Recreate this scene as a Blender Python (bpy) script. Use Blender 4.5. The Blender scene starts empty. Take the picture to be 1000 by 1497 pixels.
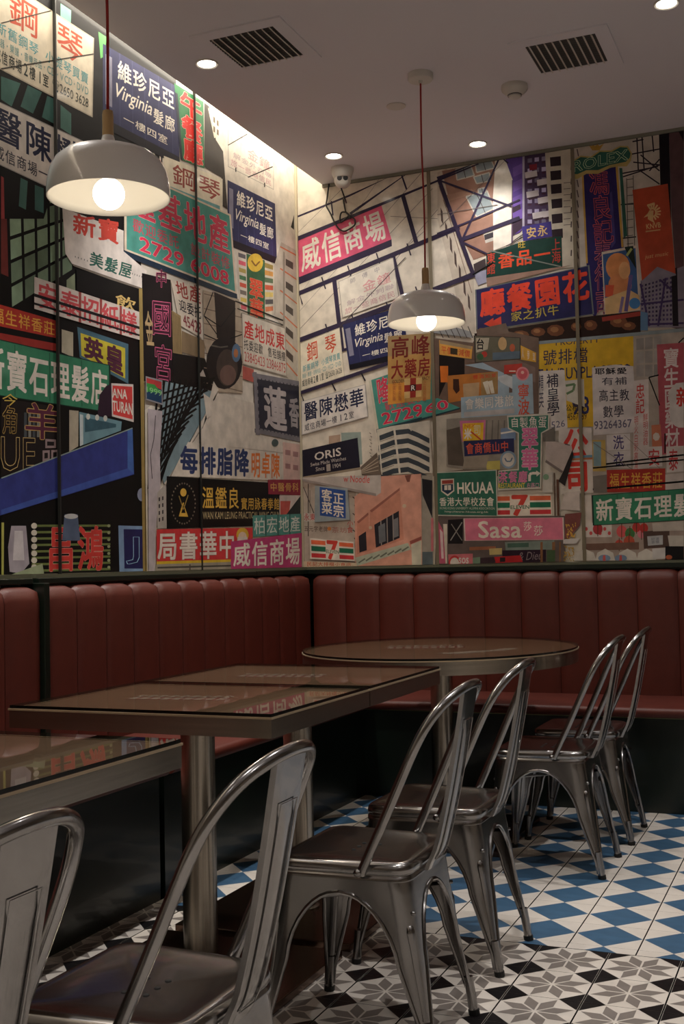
import bpy, bmesh, math, random
from mathutils import Vector, Matrix
random.seed(7)
scn = bpy.context.scene
col = scn.collection

# ---------------------------------------------------------------- camera, world, light, exposure
CAM_H = 1.15
FPX, YAW, PITCH, ROLL = 1701.66, 0.400278, 0.0447154, -0.0211627
_fwd = Vector((-math.sin(YAW) * math.cos(PITCH), math.cos(YAW) * math.cos(PITCH), math.sin(PITCH)))
_r0 = Vector((math.cos(YAW), math.sin(YAW), 0))
_u0 = _r0.cross(_fwd)
C_RIGHT = math.cos(ROLL) * _r0 + math.sin(ROLL) * _u0
C_UP = -math.sin(ROLL) * _r0 + math.cos(ROLL) * _u0
C_FWD = _fwd
cam_d = bpy.data.cameras.new('camera')
cam_d.sensor_width = 36.0
cam_d.lens = FPX / 1497.0 * 36.0
cam_d.clip_start = 0.02
cam = bpy.data.objects.new('camera', cam_d)
M = Matrix((C_RIGHT, C_UP, -C_FWD)).transposed().to_4x4()
M.translation = Vector((0, 0, CAM_H))
cam.matrix_world = M
col.objects.link(cam)
scn.camera = cam

world = bpy.data.worlds.new('world')
scn.world = world
world.use_nodes = True
world.node_tree.nodes['Background'].inputs[0].default_value = (1.0, 0.92, 0.86, 1)
world.node_tree.nodes['Background'].inputs[1].default_value = 0.05

scn.view_settings.view_transform = 'Standard'
scn.view_settings.look = 'None'
scn.view_settings.gamma = 1.0
scn.view_settings.use_curve_mapping = False
scn.view_settings.exposure = 0.6

WX, WY, CEIL = -2.79, 6.0, 3.31          # left wall, back wall, ceiling
CEIL_EDGE = -2.615                        # the ceiling stops short of the left wall (light cove)

def lamp(kind, name, loc, energy, color, rot=(0, 0, 0), **kw):
    d = bpy.data.lights.new(name, kind)
    d.energy = energy
    d.color = color
    for k, v in kw.items():
        setattr(d, k, v)
    o = bpy.data.objects.new(name, d)
    o.location = loc
    o.rotation_euler = rot
    col.objects.link(o)
    return o

NEUT = (1.0, 0.955, 0.915)
# LED strip lying in the cove along the left wall
lamp('AREA', 'cove_strip_lamp', (-2.69, 1.5, 3.535), 30, (1.0, 0.90, 0.74), rot=(0, math.radians(12), 0),
     shape='RECTANGLE', size=0.05, size_y=8.9)
# recessed ceiling downlights: four in view, the unseen others mostly added for fill and bounce
DOWN = [(-2.41, 4.31), (-2.37, 5.59), (-1.63, 5.76), (-0.53, 4.61)]
DOWN_FILL = [(-0.53, 3.0, 74), (-2.41, 2.9, 70), (-0.53, 1.4, 22), (-2.41, 1.4, 14), (0.9, 4.61, 32), (0.9, 3.0, 40), (0.9, 1.4, 90), (-0.53, -0.4, 100), (0.9, -0.4, 100), (-2.0, -0.4, 70), (2.3, 1.4, 100), (2.3, 3.0, 80), (2.3, -0.4, 100), (0.9, -2.0, 80), (-0.9, -2.0, 80)]
for k, (x, y, w) in enumerate([(*p, w) for p, w in zip(DOWN, (66, 20, 20, 64))] + DOWN_FILL):
    near_wall = k in (1, 2)
    lamp('SPOT', 'downlight_or_fill_lamp', (x, y, CEIL - 0.012), w, NEUT, spot_size=math.radians(128 if near_wall else 84), spot_blend=1.0, shadow_soft_size=0.03)

# ---------------------------------------------------------------- helpers
def srgb(c):
    out = []
    for v in c[:3]:
        v = v / 255.0
        out.append(v / 12.92 if v <= 0.04045 else ((v + 0.055) / 1.055) ** 2.4)
    return (*out, 1.0)

MATS = {}
def mat(name, color, rough=0.5, metal=0.0, coat=0.0, emit=0.0, emit_col=None, noise=None, bump=None, spec=None, aniso=0.0):
    if name in MATS:
        return MATS[name]
    m = bpy.data.materials.new(name)
    m.use_nodes = True
    nt = m.node_tree
    b = nt.nodes['Principled BSDF']
    c = srgb(color)
    b.inputs['Base Color'].default_value = c
    b.inputs['Roughness'].default_value = rough
    b.inputs['Metallic'].default_value = metal
    b.inputs['Coat Weight'].default_value = coat
    b.inputs['Coat Roughness'].default_value = 0.06
    if spec is not None:
        b.inputs['Specular IOR Level'].default_value = spec
    if aniso:
        b.inputs['Anisotropic'].default_value = aniso
    if emit:
        b.inputs['Emission Color'].default_value = srgb(emit_col or color)
        b.inputs['Emission Strength'].default_value = emit
    tc = None
    if noise or bump:
        tc = nt.nodes.new('ShaderNodeTexCoord')
    if noise:   # (scale xyz, amount, detail)
        mp = nt.nodes.new('ShaderNodeMapping'); mp.inputs['Scale'].default_value = noise[0]
        nz = nt.nodes.new('ShaderNodeTexNoise'); nz.inputs['Scale'].default_value = 1.0; nz.inputs['Detail'].default_value = noise[2]
        rp = nt.nodes.new('ShaderNodeMapRange'); rp.inputs['From Min'].default_value = 0.3; rp.inputs['From Max'].default_value = 0.7
        rp.inputs['To Min'].default_value = 1 - noise[1]; rp.inputs['To Max'].default_value = 1 + noise[1]
        mx = nt.nodes.new('ShaderNodeMix'); mx.data_type = 'RGBA'; mx.blend_type = 'MULTIPLY'; mx.inputs[0].default_value = 1.0
        mx.inputs[6].default_value = c
        nt.links.new(tc.outputs['Object'], mp.inputs['Vector']); nt.links.new(mp.outputs[0], nz.inputs['Vector'])
        nt.links.new(nz.outputs['Fac'], rp.inputs['Value']); nt.links.new(rp.outputs[0], mx.inputs[7])
        nt.links.new(mx.outputs[2], b.inputs['Base Color'])
    if bump:    # (scale xyz, strength, detail)
        mp = nt.nodes.new('ShaderNodeMapping'); mp.inputs['Scale'].default_value = bump[0]
        nz = nt.nodes.new('ShaderNodeTexNoise'); nz.inputs['Scale'].default_value = 1.0; nz.inputs['Detail'].default_value = bump[2]
        bp = nt.nodes.new('ShaderNodeBump'); bp.inputs['Strength'].default_value = bump[1]; bp.inputs['Distance'].default_value = 0.002
        nt.links.new(tc.outputs['Object'], mp.inputs['Vector']); nt.links.new(mp.outputs[0], nz.inputs['Vector'])
        nt.links.new(nz.outputs['Fac'], bp.inputs['Height']); nt.links.new(bp.outputs[0], b.inputs['Normal'])
    MATS[name] = m
    return m

def obj(name, me, parent=None, mats=(), smooth=False):
    if isinstance(me, bmesh.types.BMesh):
        bm = me
        me = bpy.data.meshes.new(name)
        bmesh.ops.recalc_face_normals(bm, faces=bm.faces)
        bm.to_mesh(me)
        bm.free()
    for m in mats:
        me.materials.append(m)
    if smooth:
        me.polygons.foreach_set('use_smooth', [True] * len(me.polygons))
        if smooth == 'auto':
            try:
                me.set_sharp_from_angle(angle=math.radians(40))
            except Exception:
                pass
    o = bpy.data.objects.new(name, me)
    if parent is not None:
        o.parent = parent
    col.objects.link(o)
    return o

def empty(name, loc=(0, 0, 0), rz=0.0):
    o = bpy.data.objects.new(name, None)
    o.empty_display_size = 0.1
    o.location = loc
    o.rotation_euler = (0, 0, rz)
    col.objects.link(o)
    return o

def tag(o, label=None, cat=None, group=None, kind=None):
    if label: o['label'] = label
    if cat: o['category'] = cat
    if group: o['group'] = group
    if kind: o['kind'] = kind
    return o

def box(bm, x0, x1, y0, y1, z0, z1, mi=0, bev=0.0):
    r = bmesh.ops.create_cube(bm, size=1.0)
    vs = r['verts']
    for v in vs:
        v.co = Vector(((x0 + x1) / 2 + v.co.x * (x1 - x0), (y0 + y1) / 2 + v.co.y * (y1 - y0), (z0 + z1) / 2 + v.co.z * (z1 - z0)))
    fs = {f for v in vs for f in v.link_faces}
    for f in fs:
        f.material_index = mi
    if bev:
        es = list({e for v in vs for e in v.link_edges})
        rr = bmesh.ops.bevel(bm, geom=es, offset=bev, segments=2, affect='EDGES', profile=0.5)
        for f in rr['faces']:
            f.material_index = mi
    return bm

def lathe(bm, prof, seg=32, cx=0.0, cy=0.0, mi=0, ax=1.0, ay=1.0, cap0=False, cap1=False):
    rings = []
    for r, z in prof:
        rings.append([bm.verts.new((cx + r * ax * math.cos(2 * math.pi * k / seg), cy + r * ay * math.sin(2 * math.pi * k / seg), z)) for k in range(seg)])
    for a, b in zip(rings, rings[1:]):
        for k in range(seg):
            f = bm.faces.new((a[k], a[(k + 1) % seg], b[(k + 1) % seg], b[k])); f.material_index = mi
    if cap0:
        f = bm.faces.new(rings[0][::-1]); f.material_index = mi
    if cap1:
        f = bm.faces.new(rings[-1]); f.material_index = mi
    return bm

def tube(bm, pts, r, seg=8, mi=0, cap=True, ref=Vector((0, 0, 1))):
    pts = [Vector(p) for p in pts]
    rings = []
    n = len(pts)
    side = None
    for i, p in enumerate(pts):
        t = (pts[min(i + 1, n - 1)] - pts[max(i - 1, 0)]).normalized()
        if side is None:
            q = ref if abs(t.dot(ref)) < 0.95 else Vector((1, 0, 0))
            side = t.cross(q).normalized()
        else:
            side = (side - t * side.dot(t)).normalized()
        up = side.cross(t)
        rr = r[i] if isinstance(r, (list, tuple)) else r
        rings.append([bm.verts.new(p + side * (rr * math.cos(2 * math.pi * k / seg)) + up * (rr * math.sin(2 * math.pi * k / seg))) for k in range(seg)])
    for a, b in zip(rings, rings[1:]):
        for k in range(seg):
            f = bm.faces.new((a[k], a[(k + 1) % seg], b[(k + 1) % seg], b[k])); f.material_index = mi
    if cap:
        bm.faces.new(rings[0][::-1]).material_index = mi
        bm.faces.new(rings[-1]).material_index = mi
    return bm

def catmull(pts, n=6):
    pts = [Vector(p) for p in pts]
    out = []
    for i in range(len(pts) - 1):
        p0 = pts[max(i - 1, 0)]; p1 = pts[i]; p2 = pts[i + 1]; p3 = pts[min(i + 2, len(pts) - 1)]
        for k in range(n):
            t = k / n
            out.append(0.5 * ((2 * p1) + (p2 - p0) * t + (2 * p0 - 5 * p1 + 4 * p2 - p3) * t * t + (3 * p1 - p0 - 3 * p2 + p3) * t ** 3))
    out.append(pts[-1])
    return out

def copy_tree(o, parent=None):
    c = o.copy()
    col.objects.link(c)
    c.parent = parent
    for ch in [x for x in list(col.objects) if x.parent == o]:
        copy_tree(ch, c)
    return c

# ---------------------------------------------------------------- materials
M_CEIL = mat('ceiling_paint', (226, 222, 226), 0.8, bump=((60, 60, 60), 0.15, 3))
M_WALL = mat('wall_paint', (214, 206, 192), 0.85)
M_WALL2 = mat('far_wall_paint', (150, 138, 124), 0.8, noise=((2, 2, 2), 0.1, 2))
M_GREEN = mat('dark_green_lacquer', (13, 25, 18), 0.34, coat=0.2, noise=((6, 6, 6), 0.12, 3))
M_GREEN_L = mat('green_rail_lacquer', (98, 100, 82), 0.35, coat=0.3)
M_LEATHER = mat('rust_red_leather', (90, 36, 26), 0.48, noise=((14, 14, 14), 0.10, 4), bump=((220, 220, 220), 0.25, 4))
M_STEEL = mat('brushed_steel', (176, 168, 156), 0.27, 1.0, noise=((3, 3, 160), 0.10, 3))
M_STEELV = mat('brushed_steel_post', (178, 170, 158), 0.25, 1.0, noise=((160, 160, 2), 0.14, 3))
M_BRONZE = mat('bronze_steel_plate', (112, 90, 78), 0.25, 1.0, noise=((6, 6, 6), 0.15, 3))
M_WOOD = mat('table_laminate', (112, 82, 60), 0.45, noise=((3, 26, 3), 0.10, 4))
M_EDGE = mat('glass_dark_edge', (14, 16, 14), 0.2)
M_CHAIR = mat('gunmetal_lacquer', (152, 150, 149), 0.22, 1.0, coat=0.4, noise=((9, 9, 9), 0.12, 3))
M_RUBBER = mat('black_rubber', (18, 18, 18), 0.6)
M_HOLE = mat('hole_black', (10, 9, 9), 0.7)
M_WHITE_T = mat('white_glaze', (222, 214, 204), 0.35, noise=((18, 18, 18), 0.05, 4))
M_BLUE_T = mat('blue_glaze', (66, 100, 130), 0.35, noise=((14, 30, 14), 0.14, 4))
M_GREY_T = mat('grey_glaze', (134, 126, 120), 0.35, noise=((18, 18, 18), 0.06, 4))
M_BLACK_T = mat('black_glaze', (22, 20, 22), 0.3, noise=((18, 18, 18), 0.10, 4))
M_GROUT = mat('dark_grout', (20, 19, 18), 0.9)
M_SHADE = mat('white_enamel', (240, 236, 232), 0.4, coat=1.0)
M_SHADE_IN = mat('cream_enamel_inside', (236, 230, 216), 0.5)
M_ASH = mat('ash_wood', (186, 152, 104), 0.5, noise=((40, 40, 3), 0.12, 3))
M_CORD = mat('red_cord', (156, 30, 28), 0.7)
M_PLASTIC = mat('white_plastic', (206, 200, 190), 0.4)
M_DARKGRILLE = mat('grille_shadow', (12, 11, 10), 0.8)
M_BULB = mat('opal_bulb', (255, 240, 214), 0.4, emit=5.0, emit_col=(255, 245, 230))
M_LENS = mat('downlight_lens', (255, 250, 240), 0.4, emit=14.0, emit_col=(255, 246, 232))
M_BLACKPL = mat('black_plastic', (16, 16, 16), 0.35)

def glass_mat():
    m = bpy.data.materials.new('clear_table_glass')
    m.use_nodes = True
    nt = m.node_tree
    nt.nodes.remove(nt.nodes['Principled BSDF'])
    out = nt.nodes['Material Output']
    tr = nt.nodes.new('ShaderNodeBsdfTransparent'); tr.inputs[0].default_value = (0.90, 0.93, 0.90, 1)
    gl = nt.nodes.new('ShaderNodeBsdfGlossy'); gl.inputs['Roughness'].default_value = 0.015
    fr = nt.nodes.new('ShaderNodeFresnel'); fr.inputs['IOR'].default_value = 1.5
    mx = nt.nodes.new('ShaderNodeMixShader')
    nt.links.new(fr.outputs[0], mx.inputs[0]); nt.links.new(tr.outputs[0], mx.inputs[1]); nt.links.new(gl.outputs[0], mx.inputs[2])
    nt.links.new(mx.outputs[0], out.inputs[0])
    return m
M_GLASS = glass_mat()

def print_mat():
    m = bpy.data.materials.new('mural_print')
    m.use_nodes = True
    nt = m.node_tree
    b = nt.nodes['Principled BSDF']
    at = nt.nodes.new('ShaderNodeAttribute'); at.attribute_name = 'ink'
    tc = nt.nodes.new('ShaderNodeTexCoord')
    nz = nt.nodes.new('ShaderNodeTexNoise'); nz.inputs['Scale'].default_value = 16; nz.inputs['Detail'].default_value = 6
    rp = nt.nodes.new('ShaderNodeMapRange'); rp.inputs['From Min'].default_value = 0.3; rp.inputs['From Max'].default_value = 0.7
    rp.inputs['To Min'].default_value = 0.90; rp.inputs['To Max'].default_value = 1.25
    mx = nt.nodes.new('ShaderNodeMix'); mx.data_type = 'RGBA'; mx.blend_type = 'MULTIPLY'; mx.inputs[0].default_value = 1.0
    nt.links.new(tc.outputs['Object'], nz.inputs['Vector']); nt.links.new(nz.outputs['Fac'], rp.inputs['Value'])
    nt.links.new(at.outputs['Color'], mx.inputs[6]); nt.links.new(rp.outputs[0], mx.inputs[7])
    nt.links.new(mx.outputs[2], b.inputs['Base Color'])
    b.inputs['Roughness'].default_value = 0.55
    b.inputs['Specular IOR Level'].default_value = 0.15
    b.inputs['Coat Weight'].default_value = 0.12
    b.inputs['Coat Roughness'].default_value = 0.10
    return m
M_PRINT = print_mat()

# ---------------------------------------------------------------- room shell
def slab(name, x0, x1, y0, y1, z0, z1, m):
    o = obj(name, box(bmesh.new(), x0, x1, y0, y1, z0, z1), None, [m])
    return tag(o, kind='structure')

RX, FY = 3.4, -3.0
slab('wall_left', WX - 0.15, WX, FY, WY, 0.0, 3.62, M_WALL)
slab('wall_back', WX - 0.15, RX, WY, WY + 0.15, 0.0, 3.62, M_WALL)
slab('wall_right', RX, RX + 0.15, FY, WY + 0.15, 0.0, 3.62, M_WALL2)
slab('wall_front', WX - 0.15, RX + 0.15, FY - 0.15, FY, 0.0, 3.62, M_WALL2)
ceiling = slab('ceiling', CEIL_EDGE, RX, FY, WY, CEIL, CEIL + 0.06, M_CEIL)
obj('cove_top', box(bmesh.new(), WX, RX, FY, WY, 3.56, 3.62), ceiling, [M_CEIL])
slab('trim_1', CEIL_EDGE, RX, WY - 0.012, WY, CEIL - 0.018, CEIL - 0.001, mat('trim_paint', (128, 126, 112), 0.6))

# floor: slab with single tiles
floor = slab('floor', WX, RX, FY, WY, -0.10, -0.008, M_GROUT)
TP, TG = 0.203, 0.0008
GX = 0.0016          # the wider joints run along the left wall
def tile_bm(polys):
    """polys: list of (pts in unit tile -0.5..0.5, material)"""
    bm = bmesh.new()
    s = TP - TG
    h = s / 2
    return bm, s, h
def add_poly(bm, pts, z, mi):
    f = bm.faces.new([bm.verts.new((x, y, z)) for x, y in pts]); f.material_index = mi
    if f.normal.z < 0: f.normal_flip()
def tile_sides(bm, x0, x1, y0, y1, mi):
    c = [(x0, y0), (x1, y0), (x1, y1), (x0, y1)]
    for i in range(4):
        a, b = c[i], c[(i + 1) % 4]
        f = bm.faces.new([bm.verts.new((a[0], a[1], -0.008)), bm.verts.new((b[0], b[1], -0.008)), bm.verts.new((b[0], b[1], 0)), bm.verts.new((a[0], a[1], 0))])
        f.material_index = mi
def clip_y(pts, y0):
    out = []
    for i in range(len(pts)):
        a, b = pts[i], pts[(i + 1) % len(pts)]
        if a[1] >= y0: out.append(a)
        if (a[1] - y0) * (b[1] - y0) < 0:
            t = (y0 - a[1]) / (b[1] - a[1]); out.append((a[0] + t * (b[0] - a[0]), y0))
    return out
def blue_tile(ycut=None):
    h = (TP - TG) / 2
    bm = bmesh.new()
    polys = [([(-h, 0), (0, -h), (h, 0), (0, h)], 1)]
    for sx, sy in ((1, 1), (-1, 1), (-1, -1), (1, -1)):
        p = [(sx * h, sy * h), (0, sy * h), (sx * h, 0)]
        polys.append((p, 0))
    for p, mi in polys:
        if ycut is not None: p = clip_y(p, ycut)
        if len(p) > 2: add_poly(bm, p, 0, mi)
    tile_sides(bm, -h, h, -h if ycut is None else ycut, h, 2)
    for f in bm.faces:
        f.normal_update()
        if f.normal.z < -0.5: f.normal_flip()
    for v in bm.verts: v.co.x *= (TP - TG - 2 * GX) / (TP - TG)
    me = bpy.data.meshes.new('tile'); bm.to_mesh(me); bm.free()
    for m in (M_WHITE_T, M_BLUE_T, M_GROUT): me.materials.append(m)
    return me
def star_tile():
    h = (TP - TG) / 2
    bm = bmesh.new()
    add_poly(bm, [(-h, -h), (h, -h), (h, h), (-h, h)], -0.0003, 0)
    s = 0.586 * h
    for k in range(8):
        a = math.pi / 8 + k * math.pi / 4
        d1 = (s * math.cos(a - math.pi / 8), s * math.sin(a - math.pi / 8)); d2 = (s * math.cos(a + math.pi / 8), s * math.sin(a + math.pi / 8))
        quad = [(0, 0), d1, (d1[0] + d2[0], d1[1] + d2[1]), d2]
        cx = sum(q[0] for q in quad) / 4; cy = sum(q[1] for q in quad) / 4
        # inset a little so that thin white lines part the petals
        ins = 0.0028
        side = s * math.sin(math.pi / 4)   # height of the rhombus
        kf = 1 - 2 * ins / side
        add_poly(bm, [(cx + (x - cx) * kf, cy + (y - cy) * kf) for x, y in quad], 0, 1)
    c = h * (1 - 0.4142) - 0.001
    for sx, sy in ((1, 1), (-1, 1), (-1, -1), (1, -1)):
        e = h - 0.0008
        add_poly(bm, [(sx * e, sy * e), (sx * (e - c), sy * e), (sx * e, sy * (e - c))], 0, 2)
    tile_sides(bm, -h, h, -h, h, 3)
    for f in bm.faces:
        f.normal_update()
        if f.normal.z < -0.5: f.normal_flip()
    for v in bm.verts: v.co.x *= (TP - TG - 2 * GX) / (TP - TG)
    me = bpy.data.meshes.new('tile'); bm.to_mesh(me); bm.free()
    for m in (M_WHITE_T, M_GREY_T, M_BLACK_T, M_GROUT): me.materials.append(m)
    return me
BND = 3.4755
blue_me = blue_tile()
star_me = star_tile()
tiles = []
bx0, by0 = -0.780 + TP / 2, 4.438
kmin = math.ceil((BND - by0 - TP / 2) / TP)
blue_cut = blue_tile(BND + 0.001 - (by0 + kmin * TP))
for j in range(kmin, 6):
    y = by0 + j * TP
    if y > 5.53: continue
    for i in range(-8, 6):
        x = bx0 + i * TP
        if x < -2.30: continue
        tiles.append((x, y, blue_cut if j == kmin else blue_me))
gx0, gy0 = -0.650 + TP / 2, BND - 0.001 - TP / 2
for j in range(0, 11):
    y = gy0 - j * TP
    for i in range(-9, 5):
        x = gx0 + i * TP
        if x < -2.30: continue
        tiles.append((x, y, star_me))
tiles.sort(key=lambda t: t[0] ** 2 + (t[1] - 3) ** 2)
for x, y, me in tiles[:300]:
    o = bpy.data.objects.new('tile', me)
    o.parent = floor
    o.location = (x, y, 0)
    col.objects.link(o)
# the rest of the tiled floor, out of frame
rest = bmesh.new()
def rest_add(x, y):
    n0 = len(rest.verts)
    rest.from_mesh(star_me)
    rest.verts.ensure_lookup_table()
    for v in rest.verts[n0:]:
        v.co.x += x; v.co.y += y
for j in range(0, 31):
    y = gy0 - j * TP
    for i in range(-9, 20):
        x = gx0 + i * TP
        if x < -2.25 or x > RX - 0.1 or y < FY + 0.1: continue
        if j <= 10 and i < 5: continue
        rest_add(x, y)
o = obj('tile_field', rest, floor, [M_WHITE_T, M_GREY_T, M_BLACK_T, M_GROUT]); tag(o, kind='stuff')
rest = bmesh.new()
for j in range(kmin, 6):
    for i in range(6, 20):
        x = bx0 + i * TP; y = by0 + j * TP
        if x > RX - 0.1 or y > 5.53: continue
        n0 = len(rest.verts); rest.from_mesh(blue_cut if j == kmin else blue_me); rest.verts.ensure_lookup_table()
        for v in rest.verts[n0:]: v.co.x += x; v.co.y += y
o = obj('tile_field', rest, floor, [M_WHITE_T, M_BLUE_T, M_GROUT]); tag(o, kind='stuff')

# ---------------------------------------------------------------- upholstered booths
BF_L, BF_B = -2.20, 5.42          # faces of the base panels
BK_L, BK_B = -2.69, 5.90          # faces of the backrests
SEAT_Z, BASE_Z, BACK_Z = 0.475, 0.425, 1.092
def channel_mesh(w):
    """padded upright channel: local x = width, y = depth (front is -y), z up from 0"""
    bm = bmesh.new()
    hgt = BACK_Z - 0.44
    nx, nz = 14, 16
    def prof(u):      # bulge across the width
        return (1 - abs(2 * u - 1) ** 5) ** 0.8
    g = []
    for k in range(nz + 1):
        t = k / nz
        row = []
        for i in range(nx + 1):
            u = i / nx
            b = prof(u)
            if t < 0.9:
                z = t / 0.9 * (hgt - 0.036); d = 0.0
            else:
                q = (t - 0.9) / 0.1
                z = hgt - 0.036 + 0.036 * math.sin(q * math.pi / 2); d = 0.045 * (1 - math.cos(q * math.pi / 2))
            zz = z - (1 - b) * 0.012 * max(0, (t - 0.7) / 0.3)
            row.append(bm.verts.new((-w / 2 + u * w, 0.011 - 0.011 * b + d, zz)))
        g.append(row)
    for k in range(nz):
        for i in range(nx):
            bm.faces.new((g[k][i], g[k][i + 1], g[k + 1][i + 1], g[k + 1][i]))
    # flat top back, sides and back
    back = [[bm.verts.new((-w / 2 + i / nx * w, 0.09, z)) for i in range(nx + 1)] for z in (0.0, hgt)]
    for i in range(nx):
        bm.faces.new((g[nz][i], g[nz][i + 1], back[1][i + 1], back[1][i]))
        bm.faces.new((back[0][i], back[1][i], back[1][i + 1], back[0][i + 1]))
    bmesh.ops.recalc_face_normals(bm, faces=bm.faces)
    me = bpy.data.meshes.new('backrest_channel'); bm.to_mesh(me); bm.free()
    me.materials.append(M_LEATHER)
    me.polygons.foreach_set('use_smooth', [True] * len(me.polygons))
    return me
CH_W = 0.1965
ch_me = channel_mesh(CH_W - 0.002)
def cushion(x0, x1, y0, y1, front):
    """seat cushion with a rolled front edge; front = 'x' (+x face) or 'y' (-y face)"""
    bm = bmesh.new()
    z0, z1, r = BASE_Z + 0.004, SEAT_Z, 0.022
    prof = [(0.0, z0)]
    for k in range(9):
        a = -math.pi / 2 + k * math.pi / 8
        prof.append((0.024 + r * math.cos(a), (z0 + z1) / 2 + (z1 - z0) / 2 * math.sin(a)))
    prof.append((-0.10, z1 + 0.004))
    prof.append((-0.9, z1 - 0.004))
    n = 24
    rows = []
    for k in range(n + 1):
        t = k / n
        row = []
        for d, z in prof:
            if front == 'x':
                row.append(bm.verts.new((max(x1 + d, x0), y0 + t * (y1 - y0), z)))
            else:
                row.append(bm.verts.new((x0 + t * (x1 - x0), min(y0 - d, y1), z)))
        rows.append(row)
    for a, b in zip(rows, rows[1:]):
        for i in range(len(prof) - 1):
            bm.faces.new((a[i], a[i + 1], b[i + 1], b[i]))
    bm.faces.new(rows[0]); bm.faces.new(rows[-1][::-1])
    return bm
def booth_part(e, n, bm, m, smooth=False):
    for v in bm.verts: v.co -= Vector(e.location)
    return obj(n, bm, e, [m], smooth)
def booth_channel(e, wall, c):
    o = bpy.data.objects.new('backrest_channel', ch_me); o.parent = e; col.objects.link(o)
    if wall == 'L':
        o.location = Vector((BK_L, c, 0.44)) - e.location; o.rotation_euler = (0, 0, math.pi / 2)
    else:
        o.location = Vector((c, BK_B, 0.44)) - e.location
M_TRIM = mat('green_brass_trim', (128, 132, 96), 0.3, 0.8)
def booth(label, y0, y1, seams):
    e = empty('booth_bench', (BF_L, (y0 + y1) / 2, 0)); tag(e, label, 'booth', 'red channel-back booths')
    booth_part(e, 'base_panel', box(bmesh.new(), WX + 0.01, BF_L, y0, y1, 0.0, BASE_Z), M_GREEN)
    booth_part(e, 'seat_trim', box(bmesh.new(), BF_L - 0.004, BF_L + 0.006, y0, y1, BASE_Z - 0.002, BASE_Z + 0.004), M_TRIM)
    booth_part(e, 'seat_cushion', cushion(BK_L - 0.02, BF_L, y0, y1, 'x'), M_LEATHER, 'auto')
    booth_part(e, 'back_board', box(bmesh.new(), WX + 0.002, WX + 0.02, y0, y1, BASE_Z, BACK_Z + 0.006), M_GREEN)
    booth_part(e, 'top_rail', box(bmesh.new(), WX + 0.002, WX + 0.062, y0, y1, BACK_Z + 0.008, BACK_Z + 0.03, bev=0.003), M_GREEN)
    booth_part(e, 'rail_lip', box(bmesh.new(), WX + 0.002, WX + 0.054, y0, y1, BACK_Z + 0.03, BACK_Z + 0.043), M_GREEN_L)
    for c in seams: booth_channel(e, 'L', c)
    return e
L0 = 3.545
L1 = L0 + CH_W * 9
booth('rust red channel-back booth with dark green base along the left wall, beyond the divider post', L0, L1 - 0.001, [L0 + CH_W * (k + 0.5) for k in range(9)])
booth('rust red booth end left of the divider post, cut by the photo edge', 0.4, L0 - 0.032, [L0 - 0.032 - CH_W * (k + 0.5) for k in range(15)])
nB = 17
XB = BK_L + 0.004 + CH_W * nB
e = empty('booth_bench', (-1.2, BF_B, 0)); tag(e, 'rust red corner booth with dark green base running along the back wall', 'booth', 'red channel-back booths')
bm = box(bmesh.new(), WX + 0.01, BF_L, L1, WY - 0.01, 0.0, BASE_Z)
box(bm, BF_L, XB, BF_B, WY - 0.01, 0.0, BASE_Z)
booth_part(e, 'base_panel', bm, M_GREEN)
bm = box(bmesh.new(), BF_L - 0.004, BF_L + 0.006, L1, BF_B + 0.004, BASE_Z - 0.002, BASE_Z + 0.004)
box(bm, BF_L + 0.006, XB, BF_B - 0.006, BF_B + 0.004, BASE_Z - 0.002, BASE_Z + 0.004)
booth_part(e, 'seat_trim', bm, M_TRIM)
booth_part(e, 'seat_cushion', cushion(BK_L - 0.02, BF_L, L1, BF_B + 0.03, 'x'), M_LEATHER, 'auto')
booth_part(e, 'seat_cushion', cushion(BK_L, XB, BF_B, BK_B + 0.02, 'y'), M_LEATHER, 'auto')
bm = box(bmesh.new(), WX + 0.002, WX + 0.02, L1, WY - 0.02, BASE_Z, BACK_Z + 0.006)
box(bm, WX + 0.002, XB, WY - 0.02, WY - 0.002, BASE_Z, BACK_Z + 0.006)
booth_part(e, 'back_board', bm, M_GREEN)
bm = box(bmesh.new(), WX + 0.002, WX + 0.062, L1, WY - 0.062, BACK_Z + 0.008, BACK_Z + 0.03)
box(bm, WX + 0.002, XB, WY - 0.062, WY - 0.002, BACK_Z + 0.008, BACK_Z + 0.03)
booth_part(e, 'top_rail', bm, M_GREEN)
bm = box(bmesh.new(), WX + 0.002, WX + 0.054, L1, WY - 0.054, BACK_Z + 0.03, BACK_Z + 0.043)
box(bm, WX + 0.002, XB, WY - 0.054, WY - 0.002, BACK_Z + 0.03, BACK_Z + 0.043)
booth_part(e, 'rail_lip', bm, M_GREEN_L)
for k in range(3): booth_channel(e, 'L', L1 + CH_W * (k + 0.5))
for k in range(nB): booth_channel(e, 'B', BK_L + 0.004 + CH_W * (k + 0.5))
bm = box(bmesh.new(), WX + 0.002, BK_L + 0.012, -0.0155, 0.0155, 0.44, BACK_Z + 0.012, bev=0.003)
o = obj('divider_post', bm, None, [M_GREEN]); o.location = (0, L0 - 0.016, 0)
tag(o, 'narrow dark green post between the two left wall booths', 'post')

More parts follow.
